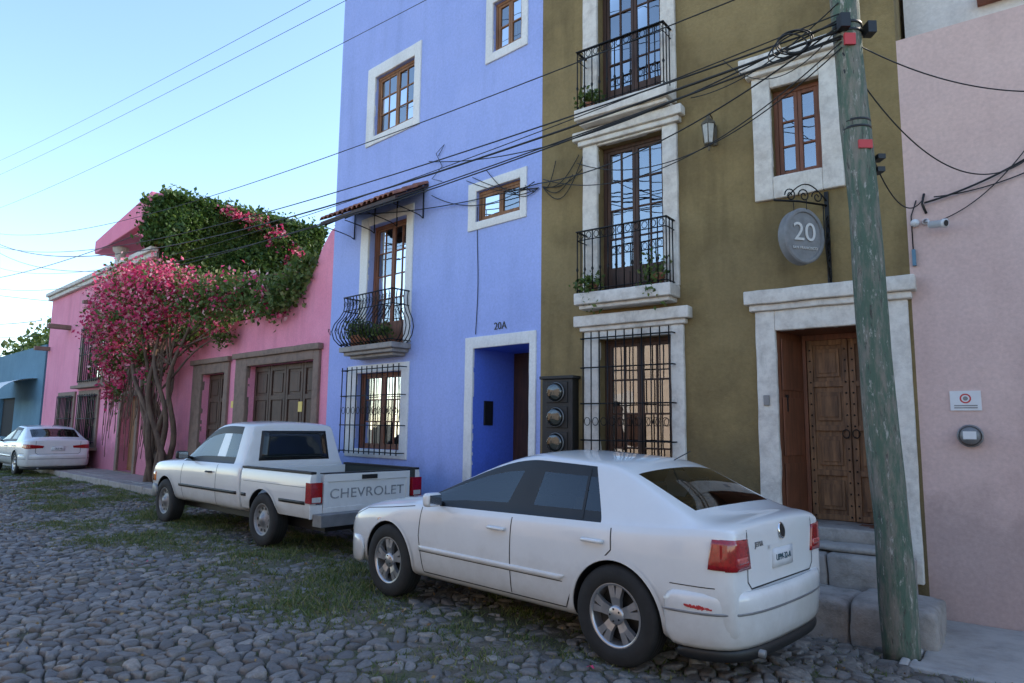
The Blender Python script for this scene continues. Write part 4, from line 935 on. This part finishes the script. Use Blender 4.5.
def sedan(kind):
    e=empty('sedan_car'); wb=2.53
    S=[st(3.33,.56,.30,.54,.03),st(3.30,.68,.24,.60,.04),st(3.18,.78,.21,.69,.05),st(2.94,.82,.20,.77,.06),st(2.53,.836,.20,.82,.07),st(2.20,.837,.20,.855,.075),
       st(2.10,.837,.20,.862,.09,fx=.08),
       st(1.60,.837,.20,.872,0,(1.22,.57,1.285),.10),
       st(.98,.837,.20,.885,0,(.88,.585,1.325)),st(.93,.837,.20,.887,0,(.83,.585,1.325)),
       st(.04,.836,.20,.905,0,(.24,.57,1.295)),
       st(-.33,.830,.20,.915,0,(.05,.555,1.275),-.05),
       st(-.55,.812,.20,.935,.045,fx=-.05),st(-.68,.785,.20,.938,.052),st(-.775,.735,.22,.93,.046),st(-.80,.695,.28,.900,.045)]
    def mf(k,j):
        if 6<=k<=9 and k!=8 and j==7: return 1
        if 6<=k<=9 and j in(6,8): return 2
        if k==8 and j==7: return 2
        if k==6 and j in(10,11): return 1
        if k==11 and j in(10,11): return 1
        return 0
    o,bvh=body('body',S,mf,'paint',e,[0,wb],.352,.322,2)
    p=Proj(bvh)
    for v in('L','R'):
        p.line(v,[(2.05,.84),(2.07,.60),(2.02,.30)],.009); p.line(v,[(.955,.86),(.955,.29)],.009)
        p.line(v,[(.03,.88),(.02,.74),(.16,.60),(.34,.47),(.42,.30)],.009); p.line(v,[(.42,.295),(2.02,.295)],.009)
        p.line(v,[(2.16,.84),(2.5,.80),(2.9,.76),(3.15,.67)],.007)
        p.patch(v,[(.46,.475),(2.06,.475),(2.06,.515),(.42,.515)],.009,1,30,2); p.line(v,[(.44,.47),(2.06,.47)],.006,.002)
        p.patch(v,[(-.48,.475),(-.38,.475),(-.38,.515),(-.48,.515)],.009,1,6,2)
        for xa in(0,wb):
            p.line(v,[(xa+.368*math.cos(a),.322+.368*math.sin(a)) for a in np.linspace(-.25,math.pi+.25,30)],.028,.008,1)
        p.patch(v,[(2.62,.66),(2.70,.66),(2.70,.69),(2.62,.69)],.004,4,3,2)
        p.line(v,[(.30,.91),(.34,1.25)],.022,.004,0)
    p.line('B',[(-.53,.93),(-.53,.62),(-.48,.575),(.48,.575),(.53,.62),(.53,.93)],.010)
    p.line('L',[(-.70,.60),(-.42,.60)],.006)
    if kind=='a':
        for sg,v in((1,'L'),(-1,'R')):
            p.patch('B',[(sg*.50,.70),(sg*.742,.70),(sg*.742,.885),(sg*.535,.878)],.010,2,10,6)
            p.patch(v,[(-.790,.705),(-.665,.71),(-.685,.885),(-.790,.88)],.010,2,8,6)
            p.patch('B',[(sg*.54,.74),(sg*.68,.74),(sg*.68,.775),(sg*.545,.775)],.014,7,8,3)
    else:
        for sg,v in((1,'L'),(-1,'R')):
            p.patch('B',[(sg*.36,.74),(sg*.73,.72),(sg*.73,.84),(sg*.34,.80)],.010,2,10,6)
            p.patch(v,[(-.785,.72),(-.60,.76),(-.64,.84),(-.785,.84)],.010,2,8,6)
    p.patch('B',[(-.16,.66),(.16,.66),(.16,.78),(-.16,.78)],.012,5,4,3)
    p.line('B',[(-.22,.80),(.22,.80)],.02,.012,1)
    for sg in(1,-1): p.patch('F',[(sg*.36,.50),(sg*.74,.52),(sg*.74,.66),(sg*.40,.62)],.008,6,8,5)
    p.patch('F',[(-.32,.50),(.32,.50),(.32,.60),(-.32,.60)],.006,0,8,3)
    p.mb.obj('trim',['black','paint','red','grey','amber','platew','clear','red2'],e)
    q,_,_=p.hit('B',0,.725)
    text('plate_text','UPM-32-A' if kind=='a' else 'ULZ-48',.056,'plateg',e,(q.x-.014,0,.72),math.pi/2,-math.pi/2,.002)
    if kind=='a':
        q,_,_=p.hit('B',.34,.84)
        text('model_badge','JETTA',.045,'grey',e,(q.x-.003,.36,.83),math.pi/2,-math.pi/2,.003)
        q,_,_=p.hit('B',0,.885)
        b=MB(ID); b.lathe([(.05,0),(.055,.006),(.045,.01)],(q.x,0,.885),(-1,0,.15),20,0); b.lathe([(0,.006),(.045,.006)],(q.x,0,.885),(-1,0,.15),20,1); b.obj('boot_badge',['chrome','black'],e)
    rb=[(-.37,.826),(-.50,.815),(-.64,.785),(-.755,.71),(-.815,.58),(-.845,.33),(-.85,0)]
    sweep(rb,[(-.05,.24),(.0,.23),(.018,.30),(.022,.42),(.030,.50),(.026,.555),(.0,.575),(-.05,.57)],'rear_bumper',['paint'],e)
    sweep(rb,[(.026,.440),(.031,.445),(.032,.455),(.028,.46),(.015,.45)],'bumper_groove',['grey'],e)
    sweep([(-.42,.81),(-.62,.78),(-.74,.70),(-.82,.57),(-.85,.33),(-.855,0)],[(-.06,.16),(-.01,.16),(.0,.20),(.0,.245),(-.06,.25)],'rear_valance',['black'],e)
    fb=[(2.90,.832),(3.08,.81),(3.23,.73),(3.32,.58),(3.37,.3),(3.38,0)]
    sweep(fb,[(-.05,.24),(.0,.23),(.015,.30),(.018,.42),(.015,.50),(-.05,.52)],'front_bumper',['paint'],e)
    if kind=='a':
        b=MB(ID); RR=random.Random(2)
        for q in range(34):
            s_=q/33; x0=-.53-.15*s_; y0=.838-.055*s_**1.2; h=RR.uniform(.003,.009)*(.5+math.sin(math.pi*s_)); zc=.490-.012*s_+RR.uniform(-.003,.003)
            b.box(x0-.004,x0+.003,y0-.004,y0+.004,zc-h,zc+h)
        b.obj('scratch_marks',['redtape'],e)
    b=MB(ID)
    for x in(1.30,.38): 
        for y in(.33,-.33): seat(b,x,y,.22,1.00,.50)
    b.box(1.75,2.05,-.68,.68,.60,.86); b.box(-.50,-.05,-.60,.60,.80,.89); b.obj('seats_and_dash',['cab'],e,.03)
    mirrors(e,1.80,.85,.925,'paint')
    b=MB(ID)
    for sg in(1,-1):
        for hx,hz in((1.10,.765),(.17,.785)):
            b.tube([(hx-.085,sg*.838,hz),(hx-.07,sg*.866,hz+.002),(hx+.07,sg*.866,hz+.002),(hx+.085,sg*.838,hz)],.014,0,8)
    b.obj('door_handles',['paint'],e)
    b=MB(ID); b.tube([(.0,0,1.31),(-.14,0,1.38)],.004,0,5); b.obj('aerial',['black'],e)
    b=MB(ID); b.tube([(-.7,.45,.20),(-.86,.45,.20)],.025,0,10); b.obj('exhaust',['grey'],e)
    for i,xa in enumerate((0,wb)):
        for sg in(1,-1): wheel(e,xa,sg*.73,.322,.205,.19,sg,'alloy','wheel_%s%s'%('rf'[i],'l' if sg>0 else 'r'))
    return e
def place(e,contact,heading,sc,side=.84,z=0):
    h=Vector(heading).normalized(); left=Vector((-h.y,h.x)); o=Vector(contact)-left*side*sc
    e.location=(o.x,o.y,z); e.rotation_euler=(0,0,math.atan2(h.y,h.x)); e.scale=(sc,sc,sc)
a=math.radians(45.6)
c1=sedan('a'); place(c1,(.68,4.78),(-math.sin(a),math.cos(a)),1.03,.82,.01); c1.scale=(1.03,.97,1.03)
c2=sedan('b'); place(c2,(-14.1+(-.73)*.82,19.9+.68*.82),(-.73,.68),1.08,.86,.02)
def pickup():
    e=empty('pickup_truck'); wb=3.02
    S=[st(3.74,.66,.42,.70,.02),st(3.70,.76,.38,.84,.03),st(3.55,.81,.34,.91,.04),st(3.02,.835,.34,.95,.05),st(2.62,.84,.34,.97,.05),st(2.50,.84,.34,.975,.06,fx=.06),
       st(2.08,.84,.34,.985,0,(1.78,.63,1.52),.08),st(1.36,.84,.34,.99,0,(1.30,.645,1.555)),st(1.26,.84,.34,.99,0,(1.21,.645,1.555)),st(.84,.84,.34,.995,0,(.86,.64,1.545)),
       st(.68,.835,.34,.995,0,(.74,.62,1.53)),st(.64,.82,.36,.99,0,(.70,.60,1.51))]
    def mf(k,j):
        if k in(5,6,8) and j==7: return 1
        if k in(5,6,7,8) and j in(6,8): return 2
        if k==5 and j in(10,11): return 1
        return 0
    o,bvh=body('cab',S,mf,'paint2',e,[wb],.385,.335,2,crease=5)
    p=Proj(bvh)
    for v in('L','R'):
        p.line(v,[(2.42,.94),(2.45,.7),(2.36,.40)],.010); p.line(v,[(1.31,.97),(1.31,.40)],.010); p.line(v,[(1.31,.40),(2.36,.40)],.010)
        p.patch(v,[(.70,.60),(2.50,.60),(2.50,.64),(.70,.64)],.010,0,30,2)
        p.line(v,[(wb+.40*math.cos(a),.335+.40*math.sin(a)) for a in np.linspace(-.1,math.pi+.1,30)],.03,.010,1)
        p.patch(v,[(3.42,.62),(3.66,.62),(3.66,.76),(3.42,.76)],.006,3,4,3)
    p.patch('B',[(-.52,1.07),(.52,1.07),(.47,1.42),(-.47,1.42)],.008,2,10,6); p.patch('B',[(-.56,1.04),(.56,1.04),(.51,1.45),(-.51,1.45)],.004,0,10,6)
    p.mb.obj('trim',['black','paint2',pm('truck_rear_glass',(.015,.02,.02),.03,0,.1),'amber'],e)
    prof=[(.80,.44),(.835,.55),(.845,.72),(.84,.90),(.825,.955),(.76,.955),(.755,.55),(-.755,.55),(-.76,.955),(-.825,.955),(-.84,.90),(-.845,.72),(-.835,.55),(-.80,.44)]
    k=len(prof); vs=[]
    for x in (.56,-1.10): vs+=[(x,y,z) for y,z in prof]
    fs=[(i,(i+1)%k,k+(i+1)%k,k+i) for i in range(k)]+[tuple(range(k)),tuple(range(2*k-1,k-1,-1))]
    me=bpy.data.meshes.new('bed'); me.from_pydata(vs,[],fs); mats=[M['paint2'],M['liner'],M['black']]
    for m in mats: me.materials.append(m)
    me.polygons.foreach_set('material_index',[1 if i in(4,5,6,7,8) else 0 for i in range(k)]+[0,0])
    bm=bmesh.new(); bm.from_mesh(me); bmesh.ops.recalc_face_normals(bm,faces=bm.faces); bm.to_mesh(me); bm.free()
    o2,bv2=cutarches('bed',me,mats,e,[0],.385,.335,0,.56)
    p=Proj(bv2)
    for v in('L','R'):
        p.line(v,[(.40*math.cos(a),.335+.40*math.sin(a)) for a in np.linspace(.2,math.pi-.2,30)],.03,.010,1)
        p.patch(v,[(.42,.60),(.54,.60),(.54,.64),(.42,.64)],.010,0,3,2); p.patch(v,[(-1.0,.60),(-.42,.60),(-.42,.64),(-1.0,.64)],.010,0,6,2)
        p.line(v,[(.5,.80),(-1.0,.80)],.006,.0015,2)
    p.mb.obj('bed_trim',['black','paint2','grey'],e)
    b=MB(ID)
    b.box(.50,.56,-.755,.755,.55,.955,0); b.box(-1.10,-1.04,-.66,.66,.50,.95,0)
    b.box(-1.115,-1.10,-.66,.66,.47,.56,0); b.box(-1.115,-1.10,-.66,.66,.86,.95,0); b.box(-1.115,-1.10,-.66,-.60,.56,.86,0); b.box(-1.115,-1.10,.60,.66,.56,.86,0)
    b.box(-1.125,-1.115,-.12,.12,.875,.93,1)
    for sg in(1,-1): b.box(-1.112,-1.10,sg*.67,sg*.84,.44,.60,0)
    b.box(-1.105,-1.03,-.67,.67,.955,.968,1)
    for sg in(1,-1): b.box(-1.10,.56,min(sg*.757,sg*.835),max(sg*.757,sg*.835),.957,.985,1)
    b.obj('tailgate',['paint2','black'],e,.008)
    b=MB(ID)
    for sg in(1,-1):
        b.box(-1.135,-1.02,min(sg*.69,sg*.85),max(sg*.69,sg*.85),.62,.86,0); b.box(-1.14,-1.135,min(sg*.71,sg*.83),max(sg*.71,sg*.83),.63,.69,1)
    b.obj('tail_lamps',['red','clear'],e,.012)
    text('tailgate_lettering','CHEVROLET',.165,'letter',e,(-1.1015,0,.71),math.pi/2,-math.pi/2,.004,ls=1.05,sx=1.2)
    b=MB(ID); b.box(-1.30,-1.12,-.80,.80,.36,.50,0); b.box(-1.31,-1.30,-.30,.30,.38,.48,1); b.box(-1.12,-1.0,-.5,.5,.36,.44,2)
    b.obj('rear_bumper',['grey','black','black'],e,.02)
    b=MB(ID); b.box(-1.313,-1.31,-.16,.16,.385,.475,0); b.obj('licence_plate',['platew'],e)
    sweep([(3.25,.84),(3.5,.83),(3.68,.74),(3.78,.5),(3.80,0)],[(-.05,.36),(.0,.36),(.02,.42),(.02,.55),(0,.58),(-.05,.58)],'front_bumper',['grey'],e)
    b=MB(ID); b.box(-1.0,3.5,-.55,.55,.26,.42,0); b.tube([(0,-.7,.33),(0,.7,.33)],.05,0,8); b.obj('chassis',['black'],e)
    b=MB(ID)
    for y in(.34,-.34): seat(b,1.45,y,.24,1.15,.60)
    b.box(2.05,2.45,-.70,.70,.70,.98); b.obj('seats_and_dash',['cab'],e,.03)
    mirrors(e,2.22,.87,1.07,'black')
    b=MB(ID)
    for sg in(1,-1): b.tube([(1.42,sg*.845,.86),(1.44,sg*.87,.86),(1.56,sg*.87,.86),(1.58,sg*.845,.86)],.014,0,6)
    b.obj('door_handles',['black'],e)
    for i,xa in enumerate((0,wb)):
        for sg in(1,-1): wheel(e,xa,sg*.73,.335,.20,.20,sg,'steel','wheel_%s%s'%('rf'[i],'l' if sg>0 else 'r'))
    return e
a=math.radians(48.3)
pk=pickup(); place(pk,(-3.26,9.18),(-math.sin(a),math.cos(a)),1.03,.83,.01)
# =================================================================== CAMERA, SKY, SUN
p=math.radians(7.13); r=math.radians(.7)
Rm=Euler((math.radians(90)+p,0,0)).to_matrix()@Matrix.Rotation(r,3,'Z')
cd=bpy.data.cameras.new('camera'); cam=bpy.data.objects.new('camera',cd); COL.objects.link(cam)
cam.matrix_world=Matrix.Translation((0,0,1.6))@Rm.to_4x4()
cd.sensor_width=36; cd.lens=683/1024*36; cd.clip_end=2000; cd.clip_start=.05
scene.camera=cam
el=math.radians(40); az=math.atan2(.9,.43)
w=bpy.data.worlds.new('World'); scene.world=w; w.use_nodes=True; nt=w.node_tree
sk=nt.nodes.new('ShaderNodeTexSky'); sk.sky_type='NISHITA'; sk.sun_disc=False; sk.sun_elevation=el; sk.sun_rotation=az; sk.air_density=1.0; sk.dust_density=.5; sk.ozone_density=1.4
hs=nt.nodes.new('ShaderNodeHueSaturation'); hs.inputs['Saturation'].default_value=1.04; hs.inputs['Value'].default_value=2.75; L(nt,sk.outputs[0],hs.inputs['Color'])
bgN=nt.nodes['Background']; L(nt,hs.outputs[0],bgN.inputs[0]); bgN.inputs[1].default_value=.15
sd=Vector((math.cos(el)*math.sin(az),math.cos(el)*math.cos(az),math.sin(el)))
ld=bpy.data.lights.new('sun','SUN'); ld.energy=5; ld.angle=math.radians(.5); ld.color=(1,.88,.72)
lo=bpy.data.objects.new('sun',ld); COL.objects.link(lo); lo.rotation_euler=sd.to_track_quat('Z','Y').to_euler()
scene.view_settings.view_transform='Standard'; scene.view_settings.look='None'; scene.view_settings.exposure=0
